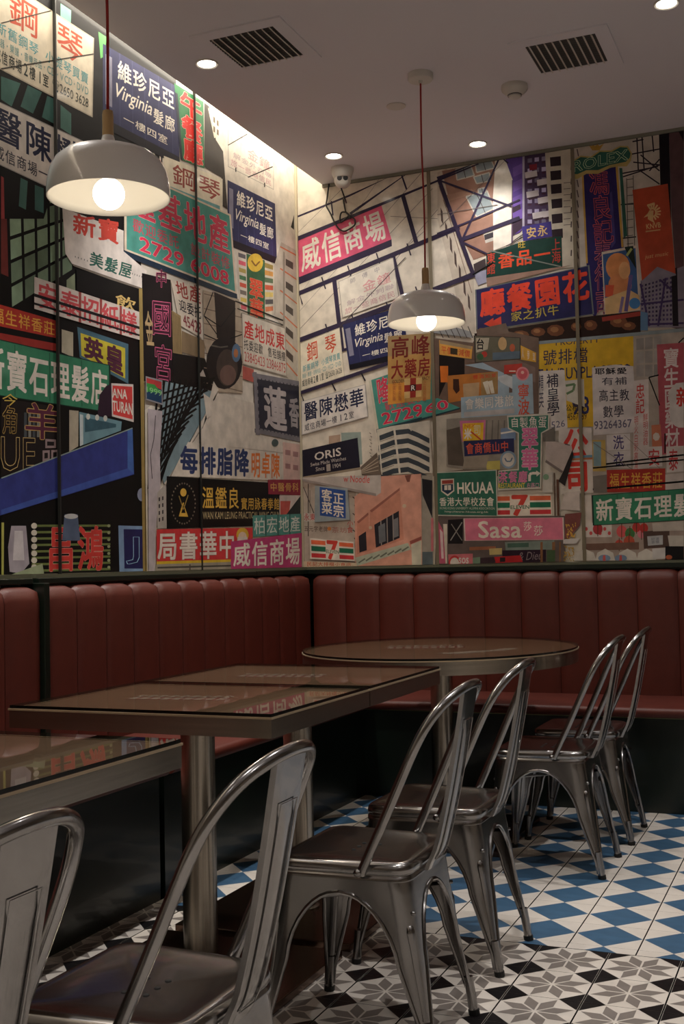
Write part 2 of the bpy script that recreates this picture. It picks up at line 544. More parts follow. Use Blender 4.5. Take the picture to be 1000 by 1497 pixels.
# ---------------------------------------------------------------- tables
TZ = 0.79
def pedestal(e, plate=(0.30, 0.30), cz=None):
    zt = TZ - 0.058
    bm = lathe(bmesh.new(), [(0.048, 0.024), (0.048, zt)], 32)
    obj('column', bm, e, [M_STEELV], True)
    bm = lathe(bmesh.new(), [(0.062, 0.024), (0.062, 0.030), (0.049, 0.033)], 32)
    obj('collar', bm, e, [M_STEELV], 'auto')
    bm = box(bmesh.new(), -plate[0], plate[0], -plate[1], plate[1], 0.0, 0.024, bev=0.003)
    obj('base_plate', bm, e, [M_BRONZE])
    bm = box(bmesh.new(), -0.17, 0.17, -0.17, 0.17, zt - 0.005, zt)
    obj('mounting_plate', bm, e, [M_BLACKPL])
def stroke_print(e, cx, cy, z, w, d, rot, seed, chars, colr, second):
    """lettered print lying under the glass"""
    bm = bmesh.new()
    rnd = random.Random(seed)
    def rect(x0, x1, y0, y1, mi):
        f = bm.faces.new([bm.verts.new((x, y, z + 0.0001 * mi)) for x, y in ((x0, y0), (x1, y0), (x1, y1), (x0, y1))]); f.material_index = mi
    rect(-w / 2, w / 2, -d / 2, 0.0, 0)
    for k in range(9):
        x = -w / 2 + w * (k + 0.5) / 9
        rect(x - w * .045, x + w * .035, -d * .44, -d * .06, 1)
        rect(x - w * .045, x + w * .02, d * .06, d * .46, 1)
        rect(x - w * .01, x + w * .045, d * .2, d * .32, 1)
    for v in bm.verts:
        x, y = v.co.x, v.co.y
        v.co.x = cx + x * math.cos(rot) - y * math.sin(rot); v.co.y = cy + x * math.sin(rot) + y * math.cos(rot)
    return obj('printed_mark', bm, e, [mat('print_red', (112, 52, 42), 0.6), mat('print_pale', (150, 134, 120), 0.6)])
M_STRIP = mat('highlit_metal_edge', (206, 186, 156), 0.45, 0.7)  # cream highlight on the steel band's lip, put into the colour
def rect_table(x0, x1, y0, y1, label):
    cx, cy = (x0 + x1) / 2, (y0 + y1) / 2
    e = empty('dining_table', (cx, cy, 0)); tag(e, label, 'table', 'square dining tables')
    hx, hy = (x1 - x0) / 2, (y1 - y0) / 2
    obj('tabletop', box(bmesh.new(), -hx + 0.004, hx - 0.004, -hy + 0.004, hy - 0.004, TZ - 0.056, TZ - 0.010), e, [M_WOOD])
    # folded steel band round the edge
    bm = bmesh.new()
    t = 0.004
    for a in ((-hx, hx, -hy, -hy + t), (-hx, hx, hy - t, hy), (-hx, -hx + t, -hy + t, hy - t), (hx - t, hx, -hy + t, hy - t)):
        box(bm, *a, TZ - 0.060, TZ - 0.009)
    obj('steel_band', bm, e, [M_STEEL])
    bm = bmesh.new()
    o2, z0, z1 = 0.0025, TZ - 0.0135, TZ - 0.0085
    for a in ((-hx - o2, hx + o2, -hy - o2, -hy), (-hx - o2, hx + o2, hy, hy + o2), (-hx - o2, -hx, -hy, hy), (hx, hx + o2, -hy, hy)):
        box(bm, *a, z0, z1)
    obj('edge_strip', bm, e, [M_STRIP])
    bm = bmesh.new()
    box(bm, -hx + 0.001, hx - 0.001, -hy + 0.001, hy - 0.001, TZ - 0.008, TZ)
    for f in bm.faces:
        f.normal_update(); f.material_index = 1 if abs(f.normal.z) < 0.5 else 0
    bmesh.ops.delete(bm, geom=[f for f in bm.faces if f.normal.z < -0.5], context='FACES')
    obj('glass_top', bm, e, [M_GLASS, M_EDGE])
    stroke_print(e, -hx * 0.15, hy * 0.05, TZ - 0.0095, 0.30, 0.11, 0.12, 1, '', None, None)
    pedestal(e)
    return e
AX0, AX1 = -2.062, -1.276
rect_table(AX0, AX1, 2.548, 3.192, 'square glass-topped table with steel edge, the nearer of the joined pair')
rect_table(AX0, AX1, 3.200, 3.852, 'square glass-topped table with steel edge, the farther of the joined pair')
rect_table(-2.068, -1.2825, 1.492, 2.1375, 'square glass-topped table with steel edge, cut off by the left photo edge')

e = empty('round_table', (-1.572, 4.765, 0)); tag(e, 'large round glass-topped table with steel edge by the corner booths', 'table')
RAX, RAY = 0.575, 0.655
obj('tabletop', lathe(bmesh.new(), [(0.0001, TZ - 0.05), (0.99, TZ - 0.05), (0.99, TZ - 0.010), (0.0001, TZ - 0.010)], 72, ax=RAX, ay=RAY), e, [M_WOOD])
obj('steel_band', lathe(bmesh.new(), [(0.992, TZ - 0.009), (1.0, TZ - 0.009), (1.0, TZ - 0.064), (0.992, TZ - 0.064), (0.992, TZ - 0.009)], 72, ax=RAX, ay=RAY), e, [M_STEEL], 'auto')
obj('edge_strip', lathe(bmesh.new(), [(1.0, TZ - 0.0085), (1.0045, TZ - 0.0085), (1.0045, TZ - 0.013), (1.0, TZ - 0.013)], 72, ax=RAX, ay=RAY), e, [M_STRIP], 'auto')
bm = lathe(bmesh.new(), [(1.0, TZ - 0.008), (1.0, TZ), (0.0001, TZ)], 72, ax=RAX, ay=RAY)
for f in bm.faces:
    f.normal_update(); f.material_index = 1 if abs(f.normal.z) < 0.5 else 0
obj('glass_top', bm, e, [M_GLASS, M_EDGE], 'auto')
stroke_print(e, -0.10, 0.10, TZ - 0.0095, 0.34, 0.20, 0.3, 2, '', None, None)
bm = bmesh.new()
f = [bm.verts.new((x, y, TZ - 0.0094)) for x, y in ((0.06, -0.26), (0.16, -0.27), (0.30, -0.06), (0.33, 0.06), (0.27, 0.05), (0.24, -0.06), (0.17, -0.12))]
bm.faces.new(f)
obj('printed_mark', bm, e, [MATS['print_pale']])
pedestal(e, (0.33, 0.33))

# ---------------------------------------------------------------- metal cafe chairs
# local frame: +x is the rear of the chair, y across, origin on the floor between the feet
def rounded_poly(corners, r, n=5):
    out = []
    m = len(corners)
    for i in range(m):
        p0, p1, p2 = Vector(corners[i - 1]), Vector(corners[i]), Vector(corners[(i + 1) % m])
        a = (p0 - p1).normalized(); b = (p2 - p1).normalized()
        ang = a.angle(b); d = r / math.tan(ang / 2)
        s, t = p1 + a * d, p1 + b * d
        for k in range(n + 1):
            q = k / n
            out.append(((1 - q) ** 2) * s + 2 * q * (1 - q) * p1 + q * q * t)
    return out
def make_chair():
    e = empty('cafe_chair')
    FX, RXc = -0.182, 0.158          # seat front / rear
    FW, RW = 0.190, 0.168            # half widths
    corners = [(FX, -FW), (RXc, -RW), (RXc, RW), (FX, FW)]
    # seat pan
    bm = bmesh.new()
    rings = []
    cxm, cym = (FX + RXc) / 2, 0.0
    for off, z in ((0.0, 0.408), (0.0, 0.418), (0.004, 0.420), (0.004, 0.424), (0.0, 0.426), (0.0, 0.436), (0.003, 0.444), (0.009, 0.449), (0.018, 0.451), (0.034, 0.4485), (0.07, 0.445), (0.11, 0.443)):
        pts = rounded_poly(corners, 0.055, 6)
        row = []
        for p in pts:
            d = Vector((p.x - cxm, p.y - cym)); L = d.length
            q = d * ((L - off) / L)
            row.append(bm.verts.new((cxm + q.x, cym + q.y, z)))
        rings.append(row)
    n = len(rings[0])
    for a, b in zip(rings, rings[1:]):
        for k in range(n):
            bm.faces.new((a[k], a[(k + 1) % n], b[(k + 1) % n], b[k]))
    cv = bm.verts.new((cxm, cym, 0.4425))
    for k in range(n):
        bm.faces.new((rings[-1][k], rings[-1][(k + 1) % n], cv))
    seat = obj('seat', bm, e, [M_CHAIR], True)
    hole = None
    for i, (hx, hy) in enumerate(((-0.03, -0.035), (-0.03, 0.0), (-0.03, 0.035), (0.012, -0.035), (0.012, 0.0), (0.012, 0.035))):
        if hole is None:
            b2 = lathe(bmesh.new(), [(0.0001, 0.0016), (0.005, 0.0010), (0.006, 0)], 10)
            hole = bpy.data.meshes.new('drain_hole'); b2.to_mesh(hole); b2.free(); hole.materials.append(M_HOLE)
        h = bpy.data.objects.new('drain_hole', hole); h.parent = seat; h.location = (hx, hy, 0.4432); col.objects.link(h)
    # legs: folded sheet, one at each corner, meeting in arches
    feet = {(-1, -1): (-0.212, -0.203), (-1, 1): (-0.212, 0.203), (1, -1): (0.212, -0.171), (1, 1): (0.212, 0.171)}
    tops = {(-1, -1): (FX + 0.004, -FW + 0.004), (-1, 1): (FX + 0.004, FW - 0.004), (1, -1): (RXc - 0.004, -RW + 0.004), (1, 1): (RXc - 0.004, RW - 0.004)}
    ZT, ZA, Z0 = 0.414, 0.378, 0.215
    def corner(key, z):
        t = (ZT - z) / (ZT - 0.02)
        a, b = tops[key], feet[key]
        return Vector((a[0] + (b[0] - a[0]) * t, a[1] + (b[1] - a[1]) * t, z))
    zs = [ZT, 0.396, ZA] + [ZA - (ZA - Z0) * q for q in (0.03, 0.08, 0.16, 0.27, 0.42, 0.6, 0.8, 1.0)] + [0.17, 0.125, 0.09, 0.06, 0.02]
    def reach(z, L):
        wlow = 0.050
        if z >= ZA - 1e-6: return L
        if z >= Z0:
            q = (z - Z0) / (ZA - Z0)
            return L - (L - wlow) * math.sqrt(max(0.0, 1 - q * q))
        t = (Z0 - z) / (Z0 - 0.02)
        return wlow + (0.016 - wlow) * min(1, t * 1.25)
    for key in feet:
        sx, sy = key
        bm = bmesh.new()
        grid = []; ea = []; eb = []
        for z in zs:
            C = corner(key, z)
            Cs = corner((-sx, sy), z); Cr = corner((sx, -sy), z)
            ds = (Cs - C); Ls = ds.length / 2; ds.normalize()
            dr = (Cr - C); Lr = dr.length / 2; dr.normalize()
            a = reach(z, Ls); b = reach(z, Lr)
            r = min(0.055 if z > 0.40 else 0.05, a * 0.95, b * 0.95)
            row = [C + ds * a]
            row.append(C + ds * (a + (r - a) * 0.5))
            for k in range(7):
                q = k / 6
                row.append(((1 - q) ** 2) * (C + ds * r) + 2 * q * (1 - q) * C + q * q * (C + dr * r))
            row.append(C + dr * (b + (r - b) * 0.5))
            row.append(C + dr * b)
            grid.append([bm.verts.new(p) for p in row])
            if z <= ZA + 1e-6:
                ea.append(row[0]); eb.append(row[-1])
        for u, v in zip(grid, grid[1:]):
            for k in range(len(u) - 1):
                bm.faces.new((u[k], u[k + 1], v[k + 1], v[k]))
        sol = bm.faces[:]
        bmesh.ops.recalc_face_normals(bm, faces=sol)
        bmesh.ops.solidify(bm, geom=sol, thickness=0.002)
        # rolled edges
        tube(bm, ea, 0.0054, 8)
        tube(bm, eb, 0.0054, 8)
        # raised rib down the fold
        rib = []
        rr = []
        for z, w in ((0.312, 0.003), (0.305, 0.0105), (0.292, 0.0125), (0.26, 0.010), (0.2, 0.0085), (0.14, 0.008), (0.10, 0.009)):
            C = corner(key, z); Cs = corner((-sx, sy), z); Cr = corner((sx, -sy), z)
            ds = (Cs - C).normalized(); dr = (Cr - C).normalized()
            a = reach(z, 0.17); r = min(0.05, a * 0.95)
            rib.append(C + (ds + dr) * (r * 0.25 + 0.004)); rr.append(w)
        tube(bm, rib, rr, 8)
        # tubular foot
        C1, C2 = corner(key, 0.095), corner(key, 0.012)
        off = Vector((-sx * 0.006, -sy * 0.006, 0))
        tube(bm, [C1 + off, C2 + off], [0.012, 0.0125], 10)
        leg = obj('leg', bm, e, [M_CHAIR], 'auto')
        b2 = tube(bmesh.new(), [corner(key, 0.014) + off, corner(key, 0.0) + off + Vector((0, 0, -corner(key, 0.0).z))], 0.0145, 10)
        obj('rubber_foot', b2, leg, [M_RUBBER])
    # brace under the seat
    bm = bmesh.new()
    tube(bm, [(-0.185, -0.155, 0.335), (0.165, 0.145, 0.335)], 0.005, 6)
    tube(bm, [(-0.185, 0.155, 0.335), (0.165, -0.145, 0.335)], 0.005, 6)
    obj('cross_brace', bm, e, [M_CHAIR], True)
    # hoop of the back
    half = [(0.050, 0.186, 0.425), (0.058, 0.186, 0.446), (0.105, 0.184, 0.545), (0.153, 0.181, 0.650), (0.187, 0.176, 0.724), (0.214, 0.161, 0.776), (0.243, 0.128, 0.819), (0.265, 0.078, 0.844), (0.275, 0.028, 0.8535)]
    path = [(x, -y, z) for x, y, z in half] + [(x, y, z) for x, y, z in half[::-1]]
    pts = catmull(path, 5)
    bm = bmesh.new()
    tube(bm, pts, 0.0115, 10)
    for s in (-1, 1):
        tube(bm, [(0.046, s * 0.193, 0.432), (0.046, s * 0.203, 0.432)], 0.009, 8)
    obj('back_hoop', bm, e, [M_CHAIR], True)
    # splat
    bm = bmesh.new()
    cl = catmull([(0.166, 0, 0.410), (0.176, 0, 0.432), (0.195, 0, 0.475), (0.222, 0, 0.58), (0.243, 0, 0.68), (0.260, 0, 0.77), (0.274, 0, 0.850)], 4)
    rows = []
    for i, p in enumerate(cl):
        t = i / (len(cl) - 1)
        w = 0.045 + 0.010 * t
        row = []
        for q, d in ((-1, -0.010), (-0.97, 0.0), (-0.6, 0.002), (-0.54, 0.004), (0, 0.0045), (0.54, 0.004), (0.6, 0.002), (0.97, 0.0), (1, -0.010)):
            dd = d
            if abs(q) < 0.57 and (t < 0.18 or t > 0.80): dd = 0.002
            row.append(bm.verts.new((p.x + dd, q * w, p.z)))
        rows.append(row)
    for a, b in zip(rows, rows[1:]):
        for k in range(len(a) - 1):
            bm.faces.new((a[k], a[k + 1], b[k + 1], b[k]))
    bmesh.ops.recalc_face_normals(bm, faces=bm.faces)
    bmesh.ops.solidify(bm, geom=bm.faces[:], thickness=0.002)
    # pressed outline of the raised panel
    n0, n1 = int(len(cl) * 0.19), int(len(cl) * 0.80)
    loop = [(cl[i].x + 0.0055, -0.55 * (0.045 + 0.010 * i / (len(cl) - 1)), cl[i].z) for i in range(n0, n1 + 1)]
    loop += [(x, -y, z) for x, y, z in loop[::-1]]
    loop.append(loop[0])
    tube(bm, loop, 0.0012, 5)
    obj('splat', bm, e, [M_CHAIR], 'auto')
    return e
CHAIRS = [
    (-0.812 - 0.212, 4.42, 0.0, 'metal cafe chair at the round table, in front of the one nearest the back booth'),
    (-0.793 - 0.212, 4.958, 0.0, 'metal cafe chair farthest back, right beside the back wall booth'),
    (-0.897 - 0.212, 3.345, 0.0, 'metal cafe chair at the farther joined square table, feet by the blue tile edge'),
    (-0.885 - 0.212, 2.728, 0.0, 'metal cafe chair at the nearer joined square table, in the middle of the photo'),
    (-0.880 - 0.212, 1.71, 0.0, 'large metal cafe chair in the foreground with its whole seat in view'),
    (-0.945 - 0.212, 1.13, 0.0, 'metal cafe chair at bottom left corner showing only its backrest'),
]
proto = make_chair()
for i, (x, y, a, lab) in enumerate(CHAIRS):
    c = proto if i == 0 else copy_tree(proto)
    c.location = (x, y, 0); c.rotation_euler = (0, 0, a)
    tag(c, lab, 'chair', 'metal cafe chairs')

# ---------------------------------------------------------------- pendant lamps
def pendant(x, y, zr, label, watts):
    e = empty('pendant_lamp', (x, y, zr)); tag(e, label, 'pendant lamp', 'white pendant lamps')
    R = 0.170
    prof = [(0.170, 0.0), (0.1705, 0.02), (0.168, 0.045), (0.161, 0.075), (0.148, 0.10), (0.128, 0.118), (0.098, 0.130), (0.06, 0.137), (0.030, 0.141), (0.023, 0.150), (0.018, 0.168), (0.016, 0.176)]
    bm = lathe(bmesh.new(), prof, 56)
    obj('shade', bm, e, [M_SHADE], True)
    prof2 = [(0.170, 0.0), (0.1675, 0.0), (0.1665, 0.02), (0.164, 0.045), (0.157, 0.073), (0.144, 0.097), (0.124, 0.114), (0.096, 0.126), (0.05, 0.132), (0.0005, 0.134)]
    obj('shade_lining', lathe(bmesh.new(), prof2, 56), e, [M_SHADE_IN], True)
    obj('stem', lathe(bmesh.new(), [(0.0155, 0.174), (0.0155, 0.235), (0.014, 0.247), (0.005, 0.250)], 20), e, [M_ASH], 'auto')
    obj('lamp_holder', lathe(bmesh.new(), [(0.02, 0.133), (0.02, 0.085), (0.015, 0.078)], 20), e, [M_PLASTIC], 'auto')
    zc = CEIL - zr
    pts = catmull([(0, 0, 0.248), (0.002, 0.001, 0.5), (-0.003, 0.001, 0.8), (0, 0, zc - 0.028)], 6)
    obj('cord', tube(bmesh.new(), pts, 0.0042, 8), e, [M_CORD], True)
    obj('canopy', lathe(bmesh.new(), [(0.056, zc), (0.056, zc - 0.024), (0.053, zc - 0.028), (0.009, zc - 0.029), (0.008, zc - 0.042), (0.0005, zc - 0.043)], 36), e, [M_PLASTIC], 'auto')
    b = 0.044
    bz = 0.012
    bmx = bmesh.new(); bmesh.ops.create_uvsphere(bmx, u_segments=32, v_segments=18, radius=b)
    for v in bmx.verts: v.co.z += bz
    bulb = obj('bulb', bmx, e, [M_BULB], True)
    lamp('SPOT', 'pendant_bulb_lamp', (x, y, zr - 0.04), watts, (1.0, 0.85, 0.64), spot_size=math.radians(150), spot_blend=0.5, shadow_soft_size=0.04)
    return e
pendant(-1.832, 2.707, 2.184, 'white dome pendant lamp on red cord, large, hanging before the left mural', 9)
pendant(-1.616, 4.815, 2.194, 'white dome pendant lamp on red cord, smaller, above the round table', 9)

# ---------------------------------------------------------------- ceiling fittings
DL = ['round ceiling downlight beside the left air vent', 'round ceiling downlight above the security camera',
      'round ceiling downlight nearest the back wall mural, right of the far pendant cord', 'round ceiling downlight cut off at the top right corner']
for (x, y), lab in zip(DOWN, DL):
    e = empty('downlight', (x, y, CEIL)); tag(e, lab, 'downlight', 'recessed ceiling downlights')
    obj('ring', lathe(bmesh.new(), [(0.050, 0.0), (0.050, -0.004), (0.047, -0.006), (0.040, -0.004), (0.038, -0.0015), (0.038, 0.0)], 36), e, [M_PLASTIC], 'auto')
    obj('lens', lathe(bmesh.new(), [(0.0385, -0.002), (0.02, -0.003), (0.0003, -0.0032)], 36), e, [M_LENS], True)

M_BLADE = mat('blade_grey', (66, 62, 58), 0.6)
def vent(cx, cy, label):
    e = empty('air_vent', (cx, cy, CEIL)); tag(e, label, 'air vent', 'square ceiling air vents')
    fo, fi = 0.205, 0.146
    bm = bmesh.new()
    for a in ((-fo, fo, -fo, -fi), (-fo, fo, fi, fo), (-fo, -fi, -fi, fi), (fi, fo, -fi, fi)):
        box(bm, *a, -0.007, -0.0002)
    obj('frame', bm, e, [M_CEIL])
    bm = bmesh.new(); box(bm, -fi, fi, -fi, fi, -0.0012, -0.0002)
    obj('backing', bm, e, [M_DARKGRILLE])
    def slat(axis):
        b2 = bmesh.new()
        t = 0.0055 if axis == 'y' else 0.003
        d = 0.012 if axis == 'y' else 0.006
        vs = []
        for s in (-1, 1):
            for q in ((-t / 2 - 0.004, -0.0015), (t / 2 - 0.004, -0.0015), (t / 2 + 0.004, -d - 0.001), (-t / 2 + 0.004, -d - 0.001)):
                vs.append(b2.verts.new((q[0], s * fi, q[1]) if axis == 'y' else (s * fi, q[0], q[1])))
        for k in range(4):
            b2.faces.new((vs[k], vs[(k + 1) % 4], vs[4 + (k + 1) % 4], vs[4 + k]))
        b2.faces.new(vs[:4]); b2.faces.new(vs[4:])
        bmesh.ops.recalc_face_normals(b2, faces=b2.faces)
        me = bpy.data.meshes.new('slat'); b2.to_mesh(me); b2.free(); me.materials.append(M_PLASTIC if axis == 'y' else M_BLADE)
        return me
    sy, sx = slat('y'), slat('x')
    for k in range(9):
        o = bpy.data.objects.new('slat', sy); o.parent = e; o.location = (-fi + 2 * fi * (k + 0.5) / 9, 0, -0.001); col.objects.link(o)
    for k in range(14):
        o = bpy.data.objects.new('cross_blade', sx); o.parent = e; o.location = (0, -fi + 2 * fi * (k + 0.5) / 14, 0.0); col.objects.link(o)
vent(-2.141, 4.255, 'square ceiling air vent on the left, nearer the cove light')
vent(-0.978, 4.882, 'square ceiling air vent on the right, beside the smoke detector')

e = empty('smoke_detector', (-1.269, 5.119, CEIL)); tag(e, 'round white smoke detector on the ceiling near the right vent', 'smoke detector')
obj('base', lathe(bmesh.new(), [(0.058, 0.0), (0.060, -0.010), (0.060, -0.018), (0.057, -0.024)], 36), e, [M_PLASTIC], 'auto')
obj('housing', lathe(bmesh.new(), [(0.057, -0.022), (0.050, -0.032), (0.037, -0.043), (0.033, -0.045)], 36), e, [M_PLASTIC], 'auto')
obj('vent_slot', lathe(bmesh.new(), [(0.033, -0.044), (0.031, -0.046), (0.031, -0.050), (0.027, -0.0505)], 36), e, [M_HOLE], 'auto')
obj('cap', lathe(bmesh.new(), [(0.032, -0.0485), (0.031, -0.0495), (0.027, -0.051), (0.026, -0.056), (0.022, -0.058), (0.0003, -0.059)], 36), e, [M_PLASTIC], 'auto')
o = obj('ceiling_cover', lathe(bmesh.new(), [(0.046, 0.0), (0.046, -0.003), (0.044, -0.004), (0.0003, -0.0045)], 36), None, [M_PLASTIC], 'auto')
o.location = (-1.838, 5.105, CEIL); tag(o, 'blank round cover plate on the ceiling left of the far pendant canopy', 'cover plate')

e = empty('security_camera', (-2.405, 5.79, CEIL)); tag(e, 'white dome security camera with two dark lenses under the ceiling', 'camera')
obj('mount', lathe(bmesh.new(), [(0.062, 0.0), (0.062, -0.012), (0.057, -0.03), (0.050, -0.052), (0.046, -0.056), (0.0003, -0.057)], 36), e, [M_PLASTIC], 'auto')
look = (Vector((0, 0, CAM_H)) - Vector((-2.405, 5.79, CEIL - 0.065)))
look.z *= 0.35
look.normalize()
bm = bmesh.new(); bmesh.ops.create_uvsphere(bm, u_segments=28, v_segments=16, radius=0.046)
for v in bm.verts:
    d = v.co.dot(look)
    if d > 0.034: v.co -= look * (d - 0.034)
    v.co += Vector((0, 0, -0.066))
ball = obj('turret', bm, e, [M_PLASTIC], 'auto')
rt = look.cross(Vector((0, 0, 1))).normalized(); upv = rt.cross(look)
for s in (-1, 1):
    bm = bmesh.new()
    c0 = Vector((0, 0, -0.066)) + look * 0.0335 + rt * (s * 0.0165) + upv * 0.005
    tube(bm, [c0, c0 + look * 0.003], 0.0135, 20)
    obj('lens', bm, ball, [M_BLACKPL], 'auto')
def on_back(px, py, d=0.02):
    v = C_RIGHT * ((px - 500) / FPX) - C_UP * ((py - 748.5) / FPX) + C_FWD
    v = v * ((WY - d) / v.y)
    return Vector((v.x, v.y, v.z + CAM_H))
wire = [on_back(x, y) for x, y in ((481, 271), (478, 292), (477, 301), (483, 312), (489, 325), (495, 334), (503, 338), (512, 334), (519, 328), (518, 320), (512, 317), (508, 312), (504, 310), (499, 311), (497, 319), (498, 325), (505, 320), (510, 315))]
wire[0].z = 3.305
o = obj('camera_cable', tube(bmesh.new(), catmull(wire, 4), 0.0045, 6), None, [M_BLACKPL], True)
tag(o, 'thin black cable looped on the back wall under the security camera', 'cable')
wire = [Vector((-2.41, 5.78, CEIL - 0.112)), Vector((-2.415, 5.86, CEIL - 0.17)), on_back(502, 290), on_back(505, 308), on_back(509, 314), on_back(512, 320)]
o = obj('camera_cable', tube(bmesh.new(), catmull(wire, 5), 0.0045, 6), None, [M_BLACKPL], True)
tag(o, 'black cable hanging straight down from the security camera body', 'cable')

# ---------------------------------------------------------------- photo murals printed on panels
def ray_dir(px, py):
    return C_RIGHT * ((px - 500) / FPX) - C_UP * ((py - 748.5) / FPX) + C_FWD
MZ0 = BACK_Z + 0.0455
class Mural:
    def __init__(self, wall, root):
        self.wall, self.root = wall, root
        self.done = []            # (bbox, layer)
        self.cur = None
MU = None
REG = (0.0, 0.0, 1.0)
def R(x0, y0, s):
    global REG
    REG = (x0, y0, s)
def wall_uv(p):
    """photo-measured point -> position on the wall plane (metres along the wall, height)"""
    d = ray_dir(REG[0] + p[0] * REG[2], REG[1] + p[1] * REG[2])
    if MU.wall == 'L':
        k = WX / d.x
        a, z = d.y * k, d.z * k + CAM_H
        return (min(a, WY - 0.017), max(MZ0, min(z, 3.52)))
    k = WY / d.y
    a, z = d.x * k, d.z * k + CAM_H
    return (max(a, WX + 0.017), max(MZ0, min(z, CEIL - 0.02)))
class Part:
    def __init__(self, name):
        self.name = name; self.v = []; self.f = []; self.c = []; self.sub = 0; self.quad = None
    def add(self, pts, faces, color, sub=None):
        b = len(self.v)
        self.v += [(x, y, self.sub if sub is None else sub) for x, y in pts]
        for f in faces:
            self.f.append([b + i for i in f]); self.c.append(color)
def flush():
    p = MU.cur
    MU.cur = None
    if p is None or not p.f: return
    xs = [v[0] for v in p.v]; ys = [v[1] for v in p.v]
    bb = (min(xs), max(xs), min(ys), max(ys))
    base = 0.0045
    for b, l in MU.done:
        if b[0] < bb[1] and b[1] > bb[0] and b[2] < bb[3] and b[3] > bb[2]: base = max(base, l + 0.00003)
    MU.deep = max(getattr(MU, 'deep', 0), base + (p.sub + 1) * 0.000016)
    MU.done.append((bb, base + (p.sub + 1) * 0.000016))
    me = bpy.data.meshes.new(p.name)
    vs = []
    for a, z, s in p.v:
        d = base + s * 0.000016
        vs.append((WX + d, a, z) if MU.wall == 'L' else (a, WY - d, z))
    me.from_pydata(vs, [], p.f)
    at = me.color_attributes.new('ink', 'FLOAT_COLOR', 'CORNER')
    buf = []
    want = Vector((1, 0, 0)) if MU.wall == 'L' else Vector((0, -1, 0))
    for poly, c in zip(me.polygons, p.c):
        buf += list(srgb(c)) * poly.loop_total
    at.data.foreach_set('color', buf)
    me.materials.append(M_PRINT)
    o = bpy.data.objects.new(p.name, me); o.parent = MU.root; col.objects.link(o)
def part(name):
    flush(); MU.cur = Part(name)
def P(pts, color):
    MU.cur.sub += 1
    q = [wall_uv(p) for p in pts]
    MU.cur.add(q, [list(range(len(q)))], color)
def quad(pts):
    MU.cur.quad = [wall_uv(p) for p in pts]
def bil(u, v):
    a, b, c, d = MU.cur.quad
    return tuple((a[i] * (1 - u) + b[i] * u) * (1 - v) + (d[i] * (1 - u) + c[i] * u) * v for i in (0, 1))
def S(pts, color, name='printed_sign', border=None, bw=0.03):
    part(name); quad(pts); P(pts, border or color)
    if border: rect(bw, 1 - bw, bw * 1.3, 1 - bw * 1.3, color)
def rect(u0, u1, v0, v1, color):
    MU.cur.sub += 1
    MU.cur.add([bil(u0, v0), bil(u1, v0), bil(u1, v1), bil(u0, v1)], [[0, 1, 2, 3]], color)
def ln(x0, y0, x1, y1, w, color):
    if MU.cur.f and MU.cur.name in ('printed_wire', 'printed_girder', 'printed_bracket'): part(MU.cur.name)   # each bar its own piece
    dx, dy = x1 - x0, y1 - y0; L = math.hypot(dx, dy) or 1
    nx, ny = -dy / L * w / 2, dx / L * w / 2
    P([(x0 + nx, y0 + ny), (x1 + nx, y1 + ny), (x1 - nx, y1 - ny), (x0 - nx, y0 - ny)], color)
def pl(pts, w, color):
    for a, b in zip(pts, pts[1:]): ln(*a, *b, w, color)
def cir(x, y, r, color, ry=None, n=20):
    ry = ry or r
    P([(x + r * math.cos(2 * math.pi * k / n), y + ry * math.sin(2 * math.pi * k / n)) for k in range(n)], color)
def grid(nu, nv, fu, fv, color, u0=0, u1=1, v0=0, v1=1, jit=0, seed=1):
    rnd = random.Random(seed)
    MU.cur.sub += 1
    for i in range(nu):
        for j in range(nv):
            a = u0 + (u1 - u0) * (i + 0.5 - fu / 2) / nu; b = u0 + (u1 - u0) * (i + 0.5 + fu / 2) / nu
            c = v0 + (v1 - v0) * (j + 0.5 - fv / 2) / nv; d = v0 + (v1 - v0) * (j + 0.5 + fv / 2) / nv
            k = 1 + jit * (rnd.random() * 2 - 1)
            MU.cur.add([bil(a, c), bil(b, c), bil(b, d), bil(a, d)], [[0, 1, 2, 3]], tuple(min(255, x * k) for x in color))
_tc = bpy.data.curves.new('lettering', 'FONT'); _tc.resolution_u = 2
_to = bpy.data.objects.new('lettering', _tc); col.objects.link(_to)
_gl = {}
def glyph(s, shear=0.0):
    k = (s, shear)
    if k not in _gl:
        _tc.body = s; _tc.shear = shear
        bpy.context.view_layer.update()
        dg = bpy.context.evaluated_depsgraph_get()
        me = bpy.data.meshes.new_from_object(_to.evaluated_get(dg))
        vs = [(v.co.x, v.co.y) for v in me.vertices]; fs = [list(p.vertices) for p in me.polygons]
        bpy.data.meshes.remove(me)
        _gl[k] = (vs, fs)
    return _gl[k]
def spread(off):
    """heavier strokes: the same letter laid down a few times around its place"""
    if off < 0.006: return [(0, 0)]
    off *= 0.62
    if off < 0.019: return [(-off, -off), (off, -off), (off, off), (-off, off)]
    return [(off * math.cos(k * math.pi / 4), off * math.sin(k * math.pi / 4)) for k in range(8)]
